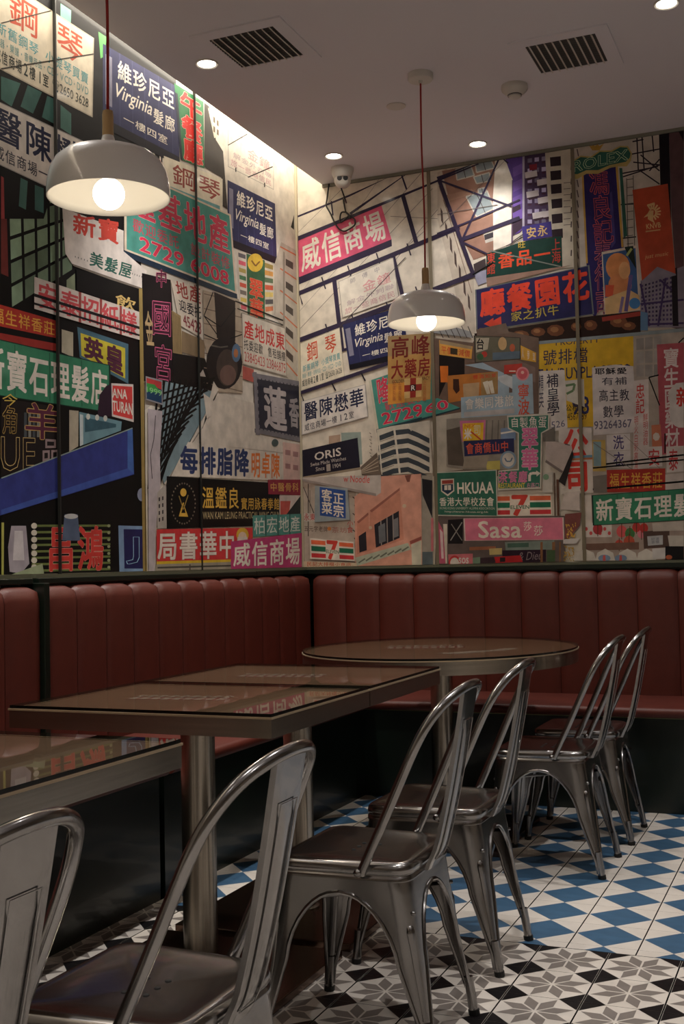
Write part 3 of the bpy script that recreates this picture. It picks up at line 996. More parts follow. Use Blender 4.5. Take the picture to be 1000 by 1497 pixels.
def T(s, u0, u1, v0, v1, color, bold=0.012, outline=None, ow=0.035, vert=False, fill=0.94, jit=0.0):
    """spaced characters across (or down) a box of the current sign"""
    n = len(s)
    for c, off in ([(outline, ow)] if outline else []) + [(color, bold)]:
        MU.cur.sub += 1
        sub0 = MU.cur.sub
        for i, ch in enumerate(s):
            if ch == ' ': continue
            vs, fs = glyph(ch)
            if not vs: continue
            if vert: a, b, cc, d = u0, u1, v0 + (v1 - v0) * i / n, v0 + (v1 - v0) * (i + 1) / n
            else: a, b, cc, d = u0 + (u1 - u0) * i / n, u0 + (u1 - u0) * (i + 1) / n, v0, v1
            dj = jit * (1 if i % 2 else -1)
            mu, mv = (a + b) / 2, (cc + d) / 2 + dj
            if ord(ch) > 0x2000: x0, su, y0, sv = 0.5, (b - a) * fill, 0.38, (d - cc) * 1.04
            else: x0, su, y0, sv = max(x for x, y in vs) / 2, (b - a) * 1.4 * fill, 0.35, (d - cc) * 1.3
            for k, (dx, dy) in enumerate(spread(off)):
                MU.cur.add([bil(mu + (x + dx - x0) * su, mv - (y + dy - y0) * sv) for x, y in vs], fs, c, sub0 + 0.4 * k)
        MU.cur.sub += 0.4 * 7
def LT(s, u0, u1, v0, v1, color, bold=0.0, shear=0.0, outline=None, ow=0.03):
    """a word or line stretched into a box"""
    vs, fs = glyph(s, shear)
    x0 = min(x for x, y in vs); x1 = max(x for x, y in vs); y0 = min(y for x, y in vs); y1 = max(y for x, y in vs)
    for c, off in ([(outline, ow)] if outline else []) + [(color, bold)]:
        MU.cur.sub += 1
        sub0 = MU.cur.sub
        for k, (dx, dy) in enumerate(spread(off)):
            MU.cur.sub = sub0 + 0.4 * k
            MU.cur.add([bil(u0 + (u1 - u0) * (x + dx - x0) / (x1 - x0), v1 - (v1 - v0) * (y + dy - y0) / (y1 - y0)) for x, y in vs], fs, c)

WHT = (226, 218, 205); CRM = (222, 212, 190); BLK = (9, 8, 9); NAVY = (44, 46, 84); TEAL = (74, 140, 128); GRN = (40, 112, 84)
RED = (206, 62, 54); PNK = (206, 84, 122); STL = (52, 44, 66); INK = (40, 44, 70); GOLD = (206, 164, 70); CRIM = (168, 50, 40)

def virginia(q):
    S(q, NAVY)
    for k, u in enumerate((0.2, 0.36, 0.52, 0.71, 0.9)): rect(u, u + 0.012, 0, 1, (58, 60, 100))
    rect(0.03, 0.11, 0.12, 0.8, (128, 126, 146))
    T('維珍尼亞', 0.17, 0.95, 0.09, 0.37, WHT, 0.02)
    LT('Virginia', 0.16, 0.62, 0.43, 0.68, WHT, 0.01, 0.35)
    T('髮廊', 0.63, 0.95, 0.48, 0.70, WHT, 0.015)
    T('一樓四室', 0.24, 0.84, 0.80, 0.92, WHT)
    rect(0, 1, 1.0, 1.13, (22, 20, 30))
def piano(q):
    S(q, CRM, border=(190, 180, 160), bw=0.012)
    T('鋼', 0.15, 0.45, 0.06, 0.45, (196, 84, 60)); T('琴', 0.60, 0.90, 0.06, 0.45, (196, 84, 60))
    T('新舊鋼琴', 0.05, 0.44, 0.49, 0.63, (96, 160, 164)); T('小提琴買賣', 0.5, 0.95, 0.49, 0.63, (96, 160, 164))
    T('樂器・樂譜・音樂用品・CD・VCD・DVD', 0.04, 0.95, 0.66, 0.76, (122, 160, 158))
    T('威信商場2樓1室', 0.03, 0.54, 0.78, 0.93, (52, 62, 60)); T('☎', 0.57, 0.63, 0.78, 0.92, (40, 70, 64), 0.0); LT('2650 3628', 0.65, 0.95, 0.80, 0.91, (60, 66, 64))
def doctor(q):
    S(q, (216, 208, 200), border=(170, 164, 160), bw=0.012)
    T('醫陳懋華', 0.03, 0.97, 0.07, 0.63, INK, 0.022); T('威信商場一樓12室', 0.04, 0.80, 0.70, 0.92, (66, 66, 76))
def estate(q):
    S(q, TEAL, border=(206, 190, 168), bw=0.018)
    T('隆基地產', 0.03, 0.97, 0.08, 0.54, (196, 62, 84), 0.028, (212, 190, 180), 0.045)
    T('歡迎委託 設計裝修', 0.06, 0.95, 0.57, 0.73, (184, 72, 88), 0.01)
    LT('2729 6008', 0.12, 0.92, 0.76, 0.93, (202, 50, 78), 0.025, 0, (226, 206, 190), 0.05)
    rect(0, 1, 1.0, 1.07, (26, 44, 62))
def weixin(q, cols=PNK):
    S(q, cols)
    T('威信商場', 0.02, 0.98, 0.10, 0.92, WHT, 0.025)
def barber(q, s):
    S(q, (58, 126, 94), border=(24, 48, 40), bw=0.015)
    for u in (0.25, 0.5, 0.75): rect(u, u + 0.006, 0.04, 0.96, (40, 92, 68))
    T(s, 0.03, 0.98, 0.14, 0.88, (222, 212, 200), 0.028)
def gourmet(q, s):
    S(q, (168, 54, 44)); T(s, 0.04, 0.96, 0.14, 0.86, (214, 160, 70), 0.012)
def pale_gold(q):
    S(q, (214, 206, 192), border=(150, 144, 136), bw=0.01)
    T('金鐘', 0.40, 0.92, 0.28, 0.56, (206, 150, 150)); T('師 傅 中', 0.2, 0.75, 0.06, 0.2, (160, 152, 150)); T('解金外判聯', 0.1, 0.95, 0.6, 0.74, (178, 160, 160)); T('旅一些商信民', 0.05, 0.95, 0.78, 0.94, (190, 150, 150))
def seven(q):
    S(q, (226, 214, 200), border=(196, 186, 172), bw=0.02)
    for a, b in ((0.04, 0.36), (0.66, 0.97)):
        rect(a, b, 0.10, 0.30, (226, 110, 74)); rect(a, b, 0.38, 0.62, (40, 112, 84)); rect(a, b, 0.72, 0.92, (204, 62, 66))
    LT('7', 0.40, 0.62, 0.08, 0.95, (206, 70, 60), 0.05); rect(0.39, 0.63, 0.5, 0.68, (226, 214, 200)); LT('ELEVEN', 0.37, 0.65, 0.51, 0.67, (40, 100, 70), 0.02)

# ================= left mural
root = empty('photo_mural', (0, 0, 0)); tag(root, 'photo mural of night-lit shop signs covering the left wall', 'mural')
MU = Mural('L', root)
def backing(a0, a1, z0, z1):
    bm = bmesh.new()
    if MU.wall == 'L': box(bm, WX + 0.0005, WX + 0.004, a0, a1, z0, z1)
    else: box(bm, a0, a1, WY - 0.004, WY - 0.0005, z0, z1)
    return obj('mural_panel', bm, MU.root, [mat('mural_paper', (206, 198, 184), 0.55, coat=0.3)])
SL = [FY + 0.02, -1.75, -0.65, 0.45, 1.55, 2.645, 3.743, 4.843, WY - 0.0175]
for a, b in zip(SL, SL[1:]): backing(a + 0.001, b - 0.001, MZ0 - 0.002, 3.55)
R(0, 0, 1)
part('printed_night_street'); P([(0, -60), (255, 90), (262, 246), (205, 380), (205, 838), (0, 848)], BLK); P([(0, -60), (0, 848), (-900, 1200), (-900, -500)], (10, 9, 10))
# far-left facade out of the frame
part('printed_facade'); quad([(-900, -480), (0, -20), (0, 840), (-900, 1100)]); grid(16, 16, 0.7, 0.72, (60, 92, 88), jit=0.3)
# window walls between the signs
part('printed_facade'); R(0, 280, .24)
P([(0, -240), (300, -250), (460, -60), (460, 1010), (370, 990), (0, 700)], BLK)
quad([(40, 0), (440, -60), (440, 480), (60, 720)])
grid(5, 5, 0.8, 0.84, (128, 150, 124), jit=0.2)
quad([(30, -110), (300, -240), (300, 20), (30, 40)]); grid(4, 2, 0.7, 0.8, (70, 110, 112), jit=0.25)
P([(0, -80), (30, -60), (45, 520), (0, 500)], (104, 44, 40)); P([(370, 840), (440, 860), (440, 1010), (370, 980)], (178, 170, 148))
P([(400, 540), (450, 500), (455, 700), (400, 680)], (132, 142, 116))
part('printed_facade'); R(0, 0, .26); P([(0, 20), (330, 0), (600, 160), (600, 760), (395, 760), (240, 1231), (0, 1231)], BLK)
P([(0, 430), (110, 470), (60, 600), (0, 560)], (70, 112, 104)); P([(150, 480), (230, 520), (180, 640), (110, 600)], (66, 106, 100)); P([(260, 540), (305, 560), (305, 700), (230, 660)], (70, 110, 104))
P([(335, 590), (395, 640), (395, 760), (335, 720)], (74, 118, 108)); P([(335, 20), (395, 60), (392, 150), (335, 110)], (120, 176, 158)); P([(548, 180), (595, 210), (580, 320), (560, 330)], (96, 176, 96))
P([(110, 1000), (150, 1020), (140, 1180), (100, 1160)], (70, 108, 100)); P([(190, 1040), (240, 1060), (240, 1200), (190, 1180)], (66, 104, 98))
P([(0, 990), (15, 1000), (20, 1231), (0, 1231)], (150, 60, 60))
R(0, 0, 1)
piano([(-16, -43), (136, 56), (134, 172), (-16, 94)])
part('printed_wire'); R(0, 0, .26); ln(0, 132, 280, 62, 6, (60, 56, 50)); ln(0, 388, 520, 305, 7, (50, 46, 40))
R(0, 0, 1)
doctor([(-20, 141), (158, 224), (158, 316), (-20, 233)])
S([(208, 218), (218, 224), (218, 236), (208, 231)], (70, 150, 176)); 
part('printed_sign'); quad([(222, 222), (248, 234), (248, 256), (222, 243)]); LT('NN', 0, 1, 0, 1, WHT, 0.02)
# right part of the left wall: pale sky
part('printed_sky'); P([(296, 140), (440, 240), (441, 840), (210, 840), (210, 600), (262, 560)], (212, 204, 190))
virginia([(149, 64), (259, 128), (261, 230), (149, 172)])
R(200, 80, .26)
S([(205, 160), (370, 265), (375, 640), (240, 590)], (44, 108, 66)); rect(0, 0.09, 0.12, 1, (30, 40, 54)); T('午餐廳', 0.12, 0.98, 0.03, 0.98, (212, 54, 48), 0.045, (228, 176, 160), 0.075, vert=True)
part('printed_facade'); P([(375, 270), (400, 290), (440, 480), (480, 545), (505, 870), (475, 850), (470, 690), (375, 635)], (54, 48, 42)); P([(395, 300), (420, 320), (450, 460), (430, 470)], (206, 196, 176))
grid_q = [(420, 330), (460, 370), (460, 470), (420, 440)]
quad(grid_q); grid(2, 2, 0.5, 0.6, (90, 76, 60))
pale_gold([(508, 372), (766, 560), (766, 760), (508, 630)])
part('printed_wire'); ln(508, 510, 620, 445, 5, BLK); ln(620, 690, 760, 630, 6, BLK); ln(552, 635, 552, 660, 6, BLK); ln(714, 720, 714, 745, 6, BLK); part('printed_wire'); P([(862, 970), (880, 900), (880, 985)], BLK)
virginia([(505, 705), (772, 838), (782, 1140), (505, 1030)])
# striped signs and tower between Virginia sign and corner
R(180, 300, .27)
part('printed_sign'); quad([(612, 245), (662, 262), (668, 590), (630, 580)]); rect(0, 1, 0, 1, (214, 204, 188)); 
for k, cc in enumerate(((96, 92, 96), (214, 96, 110), (180, 160, 90), (74, 120, 84), (206, 90, 70), (120, 110, 100), (206, 180, 90), (200, 90, 100))): rect(0.1, 0.9, 0.03 + k * 0.12, 0.10 + k * 0.12, cc)
part('printed_sign'); quad([(755, 300), (812, 320), (812, 590), (760, 600)]); rect(0, 1, 0, 1, (206, 196, 176))
for k, cc in enumerate(((150, 130, 70), (206, 150, 80), (96, 116, 86), (206, 96, 70), (214, 190, 110), (90, 86, 86), (206, 120, 80))): rect(0.1, 0.9, 0.03 + k * 0.135, 0.12 + k * 0.135, cc)
S([(662, 262), (762, 300), (762, 620), (668, 600)], (56, 96, 64)); cir(710, 312, 42, (212, 176, 64), 50); pl([(690, 300), (700, 315), (712, 330), (722, 318), (735, 305)], 8, (130, 90, 40)); T('翠華', 0.08, 0.95, 0.36, 1.02, (208, 76, 50), 0.035, (220, 150, 110), 0.06, vert=True)
part('printed_facade'); P([(812, 330), (850, 200), (938, 250), (940, 1000), (880, 930), (875, 680), (815, 600)], (188, 178, 162))
for k in range(6): ln(845, 225 + k * 118, 938, 275 + k * 130, 7, (196, 110, 74))
for k in range(5): P([(875, 290 + k * 122), (915, 312 + k * 126), (915, 350 + k * 126), (875, 325 + k * 122)], (74, 66, 60))
for k in range(3): P([(860, 250 + k * 130), (870, 256 + k * 130), (870, 420 + k * 130), (860, 410 + k * 130)], (150, 140, 126))
R(0, 0, 1)
S([(238, 228), (324, 262), (324, 312), (238, 278)], CRM); T('鋼琴', 0.12, 0.98, 0.1, 0.72, (150, 70, 60)); rect(0.1, 0.95, 0.82, 0.94, (110, 160, 160))
estate([(180, 243), (336, 314), (345, 430), (180, 366)])
# white octagonal hair salon sign behind the pendant
R(0, 280, .24)
S([(372, 100), (745, 240), (745, 470), (390, 380)], (214, 204, 196)); P([(390, 378), (745, 365), (888, 485), (862, 590), (430, 440)], (214, 204, 196)); P([(430, 440), (862, 590), (850, 605), (440, 455)], (120, 110, 100))
quad([(400, 180), (740, 250), (740, 400), (400, 300)]); T('新寶', 0.08, 0.95, -0.45, 0.55, (196, 70, 58), 0.04)
quad([(440, 330), (880, 470), (862, 570), (440, 430)]); T('美髮屋', 0.2, 0.82, 0.0, 0.9, (44, 92, 80), 0.03); T('·····', 0.0, 0.2, 0.4, 0.9, (40, 50, 50), 0.05); T('·····', 0.8, 0.98, 0.3, 0.8, (40, 50, 50), 0.05)
part('printed_sign'); P([(455, 470), (860, 600), (840, 740), (460, 600)], BLK); quad([(690, 620), (830, 660), (820, 730), (690, 690)]); T('飲', 0, 1, 0, 1.1, (206, 176, 110), 0.02)
S([(200, 520), (842, 735), (842, 905), (200, 715)], (206, 194, 186))
for k in range(1, 5): rect(k / 5 - 0.012, k / 5 + 0.012, 0, 1, (150, 70, 66))
T('安泰招紙樣', 0.02, 0.98, 0.08, 0.92, (196, 80, 84), 0.03)
rect(0, 1, 0.52, 0.62, (30, 26, 30)); rect(0, 1, 0.80, 0.87, (30, 26, 30))
gourmet([(-80, 668), (345, 790), (348, 900), (-80, 810)], '福生祥香莊')
part('printed_sign'); P([(-80, 806), (348, 896), (350, 930), (-80, 848)], BLK); P([(-80, 848), (350, 930), (350, 975), (-80, 900)], (150, 50, 44))
S([(465, 825), (776, 930), (776, 1172), (480, 1010)], (70, 104, 120)); quad([(485, 862), (757, 955), (757, 1140), (490, 1000)]); rect(0, 1, 0, 1, (196, 182, 60)); T('英皇', 0.04, 0.98, 0.05, 0.98, (84, 40, 60), 0.04, (40, 20, 30), 0.06)
R(0, 0, 1)
barber([(-36, 488), (160, 534), (161, 604), (-36, 574)], '新寶石理髮店')
R(0, 280, .24)
part('printed_figure'); P([(590, 1333), (600, 1240), (640, 1185), (680, 1168), (690, 1370), (590, 1370)], (48, 30, 46))
S([(672, 1168), (806, 1175), (808, 1405), (676, 1370)], (206, 66, 64), border=(206, 196, 190), bw=0.05); LT('ANA', 0.04, 0.7, 0.16, 0.42, WHT, 0.03); LT('TURAN', 0.04, 0.95, 0.52, 0.82, WHT, 0.03)
# neon column
R(180, 300, .27)
part('printed_sign'); P([(95, 368), (250, 405), (262, 580), (262, 990), (100, 950)], (20, 14, 18)); quad([(140, 505), (262, 520), (262, 715), (140, 700)]); T('國', 0, 1, 0, 1, (60, 20, 40), 0.0, (206, 100, 136), 0.035); quad([(155, 745), (265, 765), (265, 965), (155, 945)]); T('宮', 0, 1, 0, 1, (60, 20, 40), 0.0, (206, 100, 136), 0.035); quad([(165, 345), (235, 350), (235, 450), (165, 445)]); T('中', 0, 1, 0, 1, (60, 20, 40), 0.0, (206, 100, 136), 0.035)
quad([(104, 570), (150, 575), (165, 770), (118, 765)]); T('金', 0, 1, 0, 1, (176, 150, 110), 0.02)
S([(250, 405), (420, 450), (420, 722), (300, 650)], (206, 194, 178)); T('地產', 0.1, 0.98, -0.02, 0.34, (150, 56, 50), 0.02); T('迎委托', 0.12, 0.98, 0.38, 0.64, (40, 36, 44), 0.02); LT('45423', 0.2, 0.96, 0.70, 0.94, (130, 56, 60), 0.02)
part('printed_awning'); P([(255, 570), (305, 600), (312, 810), (262, 800)], (150, 128, 90)); P([(310, 680), (435, 735), (435, 835), (310, 795)], (130, 110, 84)); P([(262, 800), (435, 830), (495, 1010), (262, 960)], (20, 16, 16))
for k in range(6): ln(258 + k * 8, 580 + k * 6, 264 + k * 8, 800, 2.5, (104, 84, 56))
P([(400, 925), (425, 890), (440, 930)], (170, 160, 150))
part('printed_facade'); P([(425, 460), (620, 510), (640, 700), (640, 1020), (500, 1010), (430, 740)], (176, 160, 140))
for k in range(7): ln(430, 480 + k * 80, 640, 530 + k * 80, 5, (120, 104, 90))
P([(485, 470), (600, 520), (600, 740), (500, 720)], (36, 28, 26))
pl([(430, 600), (520, 660), (600, 560)], 6, BLK); pl([(430, 700), (520, 740), (640, 700)], 6, BLK); pl([(480, 470), (430, 600), (500, 700)], 5, BLK)
part('printed_sign'); cir(540, 855, 98, (32, 26, 26), 142); cir(555, 880, 58, (70, 58, 52), 100); cir(560, 920, 44, (108, 84, 76), 55); cir(605, 800, 24, (84, 112, 140), 50); cir(603, 802, 12, (170, 110, 70), 24)
pl([(470, 760), (520, 770), (560, 765)], 8, (96, 92, 84))
S([(634, 580), (872, 665), (880, 930), (640, 862)], (206, 196, 180), border=(150, 140, 126), bw=0.015)
T('產地成東', 0.03, 0.98, 0.12, 0.48, (190, 56, 52), 0.022); T('托委迎歡 售租舖樓', 0.03, 0.98, 0.50, 0.70, (44, 40, 44)); LT('23845423 23846875', 0.04, 0.97, 0.74, 0.93, (180, 70, 66))
part('printed_wire'); pl([(600, 520), (860, 625)], 7, BLK); pl([(610, 560), (860, 650)], 5, BLK); pl([(640, 880), (700, 920)], 5, BLK)
S([(640, 870), (700, 890), (700, 960), (640, 940)], (176, 90, 80)); 
# white wall, lattice and column
R(200, 560, .25)
part('printed_sky'); P([(400, 40), (680, 120), (690, 300), (945, 350), (945, 420), (290, 345), (380, 260)], (204, 194, 180))
part('printed_lattice'); P([(150, -10), (440, 50), (440, 130), (370, 270), (150, 590), (115, 450)], (120, 140, 146))
for k in range(11): ln(120 + k * 32, -10 - k * 2, 60 + k * 22, 620 - k * 44, 13, BLK)
for k in range(13): ln(115, 70 + k * 46, 450 - k * 22, -30 + k * 36, 12, BLK)
part('printed_sky'); P([(440, -10), (470, 40), (300, 350), (160, 590), (150, 590), (380, 250)], (204, 194, 180)); P([(380, 60), (450, 110), (430, 190), (400, 210)], (204, 194, 180))
part('printed_column'); P([(55, 150), (140, 165), (125, 420), (130, 600), (100, 860), (95, 1110), (60, 1110)], (178, 168, 172)); pl([(100, 190), (90, 330), (70, 420), (80, 560)], 4, (60, 56, 60))
P([(110, 640), (160, 590), (165, 850), (110, 850)], (168, 160, 152))
for k in range(4): P([(118, 670 + k * 40), (126, 668 + k * 40), (126, 690 + k * 40), (118, 692 + k * 40)], (50, 46, 50)); P([(138, 664 + k * 40), (146, 662 + k * 40), (146, 684 + k * 40), (138, 686 + k * 40)], (50, 46, 50))
S([(42, -40), (140, -15), (142, 130), (44, 100)], (30, 60, 90), border=(140, 136, 140), bw=0.05); P([(48, -30), (135, -5), (135, 40), (48, 0)], (176, 60, 60)); P([(48, 0), (95, 10), (135, 60), (48, 50)], (60, 140, 70)); LT('1999', 0.05, 0.95, 0.42, 0.66, (140, 190, 130))
S([(675, -55), (945, -5), (945, 345), (690, 292)], (38, 38, 52)); 
for a in range(26):
    u = a / 25; rect(u - 0.03, u + 0.03, -0.01, 0.06 + 0.02 * (a % 2), (120, 116, 122)); rect(u - 0.03, u + 0.03, 0.93 - 0.02 * (a % 2), 1.0, (112, 108, 112)); 
for a in range(18):
    v = a / 17; rect(-0.01, 0.06 + 0.015 * (a % 2), v - 0.03, v + 0.03, (116, 112, 118))
T('蓮', 0.16, 0.72, 0.16, 0.88, (176, 166, 164), 0.045); T('香', 0.74, 1.0, 0.28, 0.78, (150, 142, 142), 0.045)
part('printed_sign'); P([(290, 345), (850, 412), (850, 572), (190, 545)], (206, 196, 182)); quad([(240, 370), (830, 400), (830, 560), (240, 530)])
T('每排脂降', 0.0, 0.66, -0.02, 0.98, (40, 52, 92), 0.04, (110, 116, 130), 0.06); T('明卓陳', 0.67, 1.0, 0.06, 1.0, (216, 120, 60), 0.03)
part('printed_facade'); P([(845, 345), (945, 360), (945, 570), (850, 570)], (206, 172, 160)); 
for x, y in ((860, 390), (905, 400), (860, 470), (905, 478)): P([(x, y), (x + 30, y + 4), (x + 30, y + 34), (x, y + 30)], (160, 120, 116))
cir(800, 350, 20, (70, 86, 84), 22)
S([(165, 545), (760, 582), (828, 640), (828, 832), (165, 852)], BLK); quad([(165, 545), (828, 585), (828, 832), (165, 852)])
T('溫鑑良', 0.27, 0.60, 0.16, 0.62, GOLD, 0.015); T('實用詠春拳館', 0.61, 1.0, 0.36, 0.64, GOLD, 0.008); LT('WAN KAM LEUNG PRACTICAL WING CHUN', 0.28, 1.0, 0.68, 0.83, (176, 160, 120), 0.008)
for k in range(30):
    a = 2 * math.pi * k / 30; cir(262 + 70 * math.cos(a), 705 + 118 * math.sin(a), 4, (120, 110, 96), 6, 6)
cir(262, 640, 18, GOLD, 24); P([(235, 780), (258, 700), (266, 700), (250, 760), (275, 760), (262, 705), (290, 782)], GOLD); pl([(236, 660), (262, 740), (290, 655)], 5, (150, 126, 70))
S([(757, 565), (948, 565), (948, 657), (760, 650)], (140, 44, 60)); T('中醫骨科', 0.05, 0.95, 0.2, 0.8, (206, 160, 90), 0.01)
part('printed_facade'); P([(825, 657), (948, 657), (948, 775), (825, 790)], (206, 190, 180)); P([(830, 690), (890, 690), (880, 770), (830, 770)], (190, 90, 80)); P([(860, 775), (948, 660), (948, 775)], (40, 44, 44))
S([(105, 856), (668, 846), (668, 1046), (105, 1062)], (196, 58, 60)); rect(0, 1, 0.91, 0.99, (206, 170, 50)); T('局書華中', 0.0, 0.80, 0.08, 0.88, (216, 206, 196), 0.03, (120, 40, 40), 0.05)
cir(608, 888, 36, (206, 166, 60), 42); cir(608, 898, 24, (216, 190, 170), 28); P([(580, 900), (636, 900), (640, 925), (576, 925)], (206, 196, 186))
part('printed_shop'); P([(100, 1060), (540, 1046), (540, 1110), (100, 1110)], (150, 140, 126)); ln(110, 1080, 540, 1068, 10, (70, 66, 60)); ln(300, 1060, 300, 1110, 8, (80, 70, 66))
S([(668, 775), (952, 765), (952, 880), (670, 900)], (80, 140, 130))
for k in (1, 2, 3): rect(k / 4 - 0.01, k / 4 + 0.01, 0, 1, (44, 84, 78))
T('柏宏地產', 0.01, 0.99, 0.1, 0.9, (200, 206, 196), 0.008)
weixin([(540, 927), (956, 876), (956, 1105), (540, 1105)], (180, 62, 112))
# bottom left night scene
R(0, 560, .24)
part('printed_neon'); P([(0, 90), (360, 150), (370, 440), (0, 580)], (30, 24, 24)); 
for k in range(5): P([(140 + k * 26, 180 + k * 3), (156 + k * 26, 180 + k * 3), (156 + k * 26, 330), (140 + k * 26, 330)], (120, 122, 116) if k % 2 else (70, 76, 80))
P([(415, 165), (472, 170), (470, 385), (415, 420)], (176, 166, 146)); P([(475, 175), (735, 235), (730, 290), (480, 385)], (110, 146, 156)); P([(510, 210), (700, 250), (700, 270), (510, 300)], (60, 92, 104)); P([(480, 190), (500, 195), (500, 375), (480, 385)], (196, 206, 206))
for x in (530, 585, 635): cir(x, 205 + (x - 530) * 0.1, 12, (206, 206, 196), 18)
quad([(0, 130), (120, 150), (110, 320), (0, 320)]); T('角', 0, 0.95, 0.0, 0.95, (30, 20, 20), 0.0, (190, 160, 90), 0.03); 
quad([(130, 110), (365, 140), (365, 350), (130, 340)]); T('羊', 0, 1, 0, 1.0, (90, 40, 60), 0.02, (196, 160, 96), 0.05)
quad([(0, 320), (210, 330), (210, 540), (0, 545)]); LT('UE', 0.0, 0.98, 0.04, 0.95, (30, 22, 22), -0.005, 0, (206, 180, 120), 0.02)
quad([(240, 330), (360, 340), (360, 470), (240, 490)]); T('品', 0, 1, 0, 1, (150, 130, 130), 0.02)
quad([(0, 60), (110, 70), (100, 140), (0, 140)]); T('今', 0, 1, 0, 1.0, (206, 180, 90), 0.0)
part('printed_beam'); P([(0, 580), (800, 275), (860, 285), (865, 600), (810, 557), (0, 805)], BLK); P([(-500, 772), (0, 580), (800, 275), (810, 557), (0, 805), (-500, 960)], (52, 60, 128)); P([(770, 290), (800, 278), (808, 555), (770, 545)], (70, 104, 170)); P([(0, 772), (770, 520), (808, 553), (0, 803)], (64, 86, 160)); pl([(0, 580), (800, 275)], 7, (140, 156, 150))
part('printed_neon'); P([(0, 810), (810, 560), (865, 600), (865, 1160), (0, 1175)], BLK); quad([(185, 850), (665, 850), (665, 1168), (185, 1168)]); grid(1, 8, 1, 0.35, (104, 116, 66)); 
for k in range(7): cir(200, 870 + k * 42, 18, (196, 190, 176)); 
for k in range(7): cir(655, 870 + k * 42, 9, (150, 156, 120))
T('昌鴻', 0.16, 0.92, 0.06, 0.96, (196, 62, 56), 0.03, (220, 150, 140), 0.045)
P([(385, 800), (465, 800), (480, 960), (370, 960)], (84, 96, 120)); cir(425, 812, 42, (190, 190, 190), 16)
P([(60, 870), (150, 870), (170, 1100), (120, 1160), (50, 1150), (40, 1000)], (164, 156, 166)); P([(80, 900), (130, 900), (140, 1080), (70, 1080)], (206, 200, 204)); P([(0, 850), (16, 850), (14, 1180), (0, 1180)], (170, 170, 90)); P([(60, 1175), (250, 1100), (260, 1170)], (150, 160, 130))
S([(713, 868), (872, 872), (872, 1155), (720, 1160)], (120, 146, 180)); quad([(745, 890), (872, 892), (872, 1130), (750, 1130)]); rect(0, 1, 0, 1, (36, 36, 84)); LT('J', 0.12, 0.72, 0.2, 0.88, (36, 36, 84), -0.008, 0, (150, 190, 220), 0.02)
part('printed_light'); cir(855, 680, 26, (140, 146, 170), 40)
R(0, 0, 1)
part('printed_pole'); P([(201, 422), (206, 422), (213, 838), (207, 838)], (150, 128, 76)); ln(209, 560, 211, 836, 1.2, (70, 56, 30))
flush()
for y in (3.743, 4.843):
    obj('panel_seam', box(bmesh.new(), WX + 0.002, WX + 0.0175, y - (0.0035 if y < 4 else 0.0016), y + (0.0035 if y < 4 else 0.0016), MZ0 - 0.002, 3.54), MU.root, [mat('seam_dark', (34, 34, 32), 0.4)])
obj('corner_bead', box(bmesh.new(), WX + 0.002, WX + 0.016, WY - 0.016, WY - 0.0005, MZ0, 3.54), MU.root, [mat('bead_cream', (196, 184, 158), 0.5)])

# ================= back mural
root = empty('photo_mural', (0, 0, 0)); tag(root, 'photo mural of daytime street and shop signs covering the back wall', 'mural')
MU = Mural('B', root)
SB = [WX + 0.0175, -1.979, -1.188, -0.397, 0.394, 1.185, 1.976, 2.767, RX - 0.01]
for a, b in zip(SB, SB[1:]): backing(a + 0.001, b - 0.001, MZ0 - 0.002, CEIL - 0.02)
R(0, 0, 1)
part('printed_sky'); P([(430, 260), (700, 230), (720, 500), (700, 700), (640, 840), (436, 840)], (214, 204, 188))
part('printed_facade'); P([(1000, 180), (1500, 100), (1500, 830), (1000, 830)], (150, 130, 116)); quad([(1010, 190), (1500, 110), (1500, 820), (1010, 820)]); grid(9, 12, 0.6, 0.55, (70, 64, 66), jit=0.3)
# --- thin wires on the sky
R(420, 220, .28)
part('printed_wire')
for a in ((50, 430, 310, 180), (50, 680, 240, 400), (60, 760, 480, 150), (60, 840, 700, 120), (70, 930, 760, 200), (150, 1100, 640, 480), (260, 820, 720, 420), (540, 345, 840, 360), (640, 480, 880, 200)): ln(*a, 2.5, (120, 110, 106))
# --- buildings upper middle
R(640, 180, .22)
part('printed_facade'); P([(0, 330), (60, 290), (140, 640), (240, 1000), (250, 1400), (180, 1400), (90, 1000), (0, 640)], (196, 184, 168))
for k in range(7): P([(20 + k * 30, 560 + k * 95), (34 + k * 30, 590 + k * 95), (40 + k * 30, 680 + k * 95), (24 + k * 30, 650 + k * 95)], (84, 70, 66)); ln(10 + k * 28, 420 + k * 90, 60 + k * 28, 560 + k * 95, 5, (140, 120, 106))
part('printed_facade'); P([(30, 320), (380, 235), (380, 860), (240, 910), (120, 690)], (150, 114, 98))
for q in ([(120, 310), (220, 280), (245, 350), (130, 380)], [(250, 270), (360, 240), (380, 300), (260, 330)], [(240, 360), (345, 330), (350, 385), (260, 405)], [(190, 490), (330, 450), (375, 570), (260, 625)], [(270, 440), (320, 430), (325, 460), (275, 475)]):
    P(q, (136, 146, 148)); pl(q + [q[0]], 8, (188, 182, 170)); pl([((q[0][0] + q[1][0]) / 2, (q[0][1] + q[1][1]) / 2), ((q[2][0] + q[3][0]) / 2, (q[2][1] + q[3][1]) / 2)], 5, (80, 74, 74))
P([(300, 720), (380, 680), (380, 780), (320, 800)], (180, 174, 164)); P([(60, 480), (230, 440), (240, 470), (80, 520)], (164, 128, 110))
P([(310, 745), (370, 725), (372, 760), (315, 780)], (60, 56, 60))
part('printed_facade'); P([(385, 235), (450, 225), (500, 380), (495, 800), (372, 850), (368, 500)], (218, 210, 196)); ln(500, 380, 495, 800, 10, (96, 78, 96))
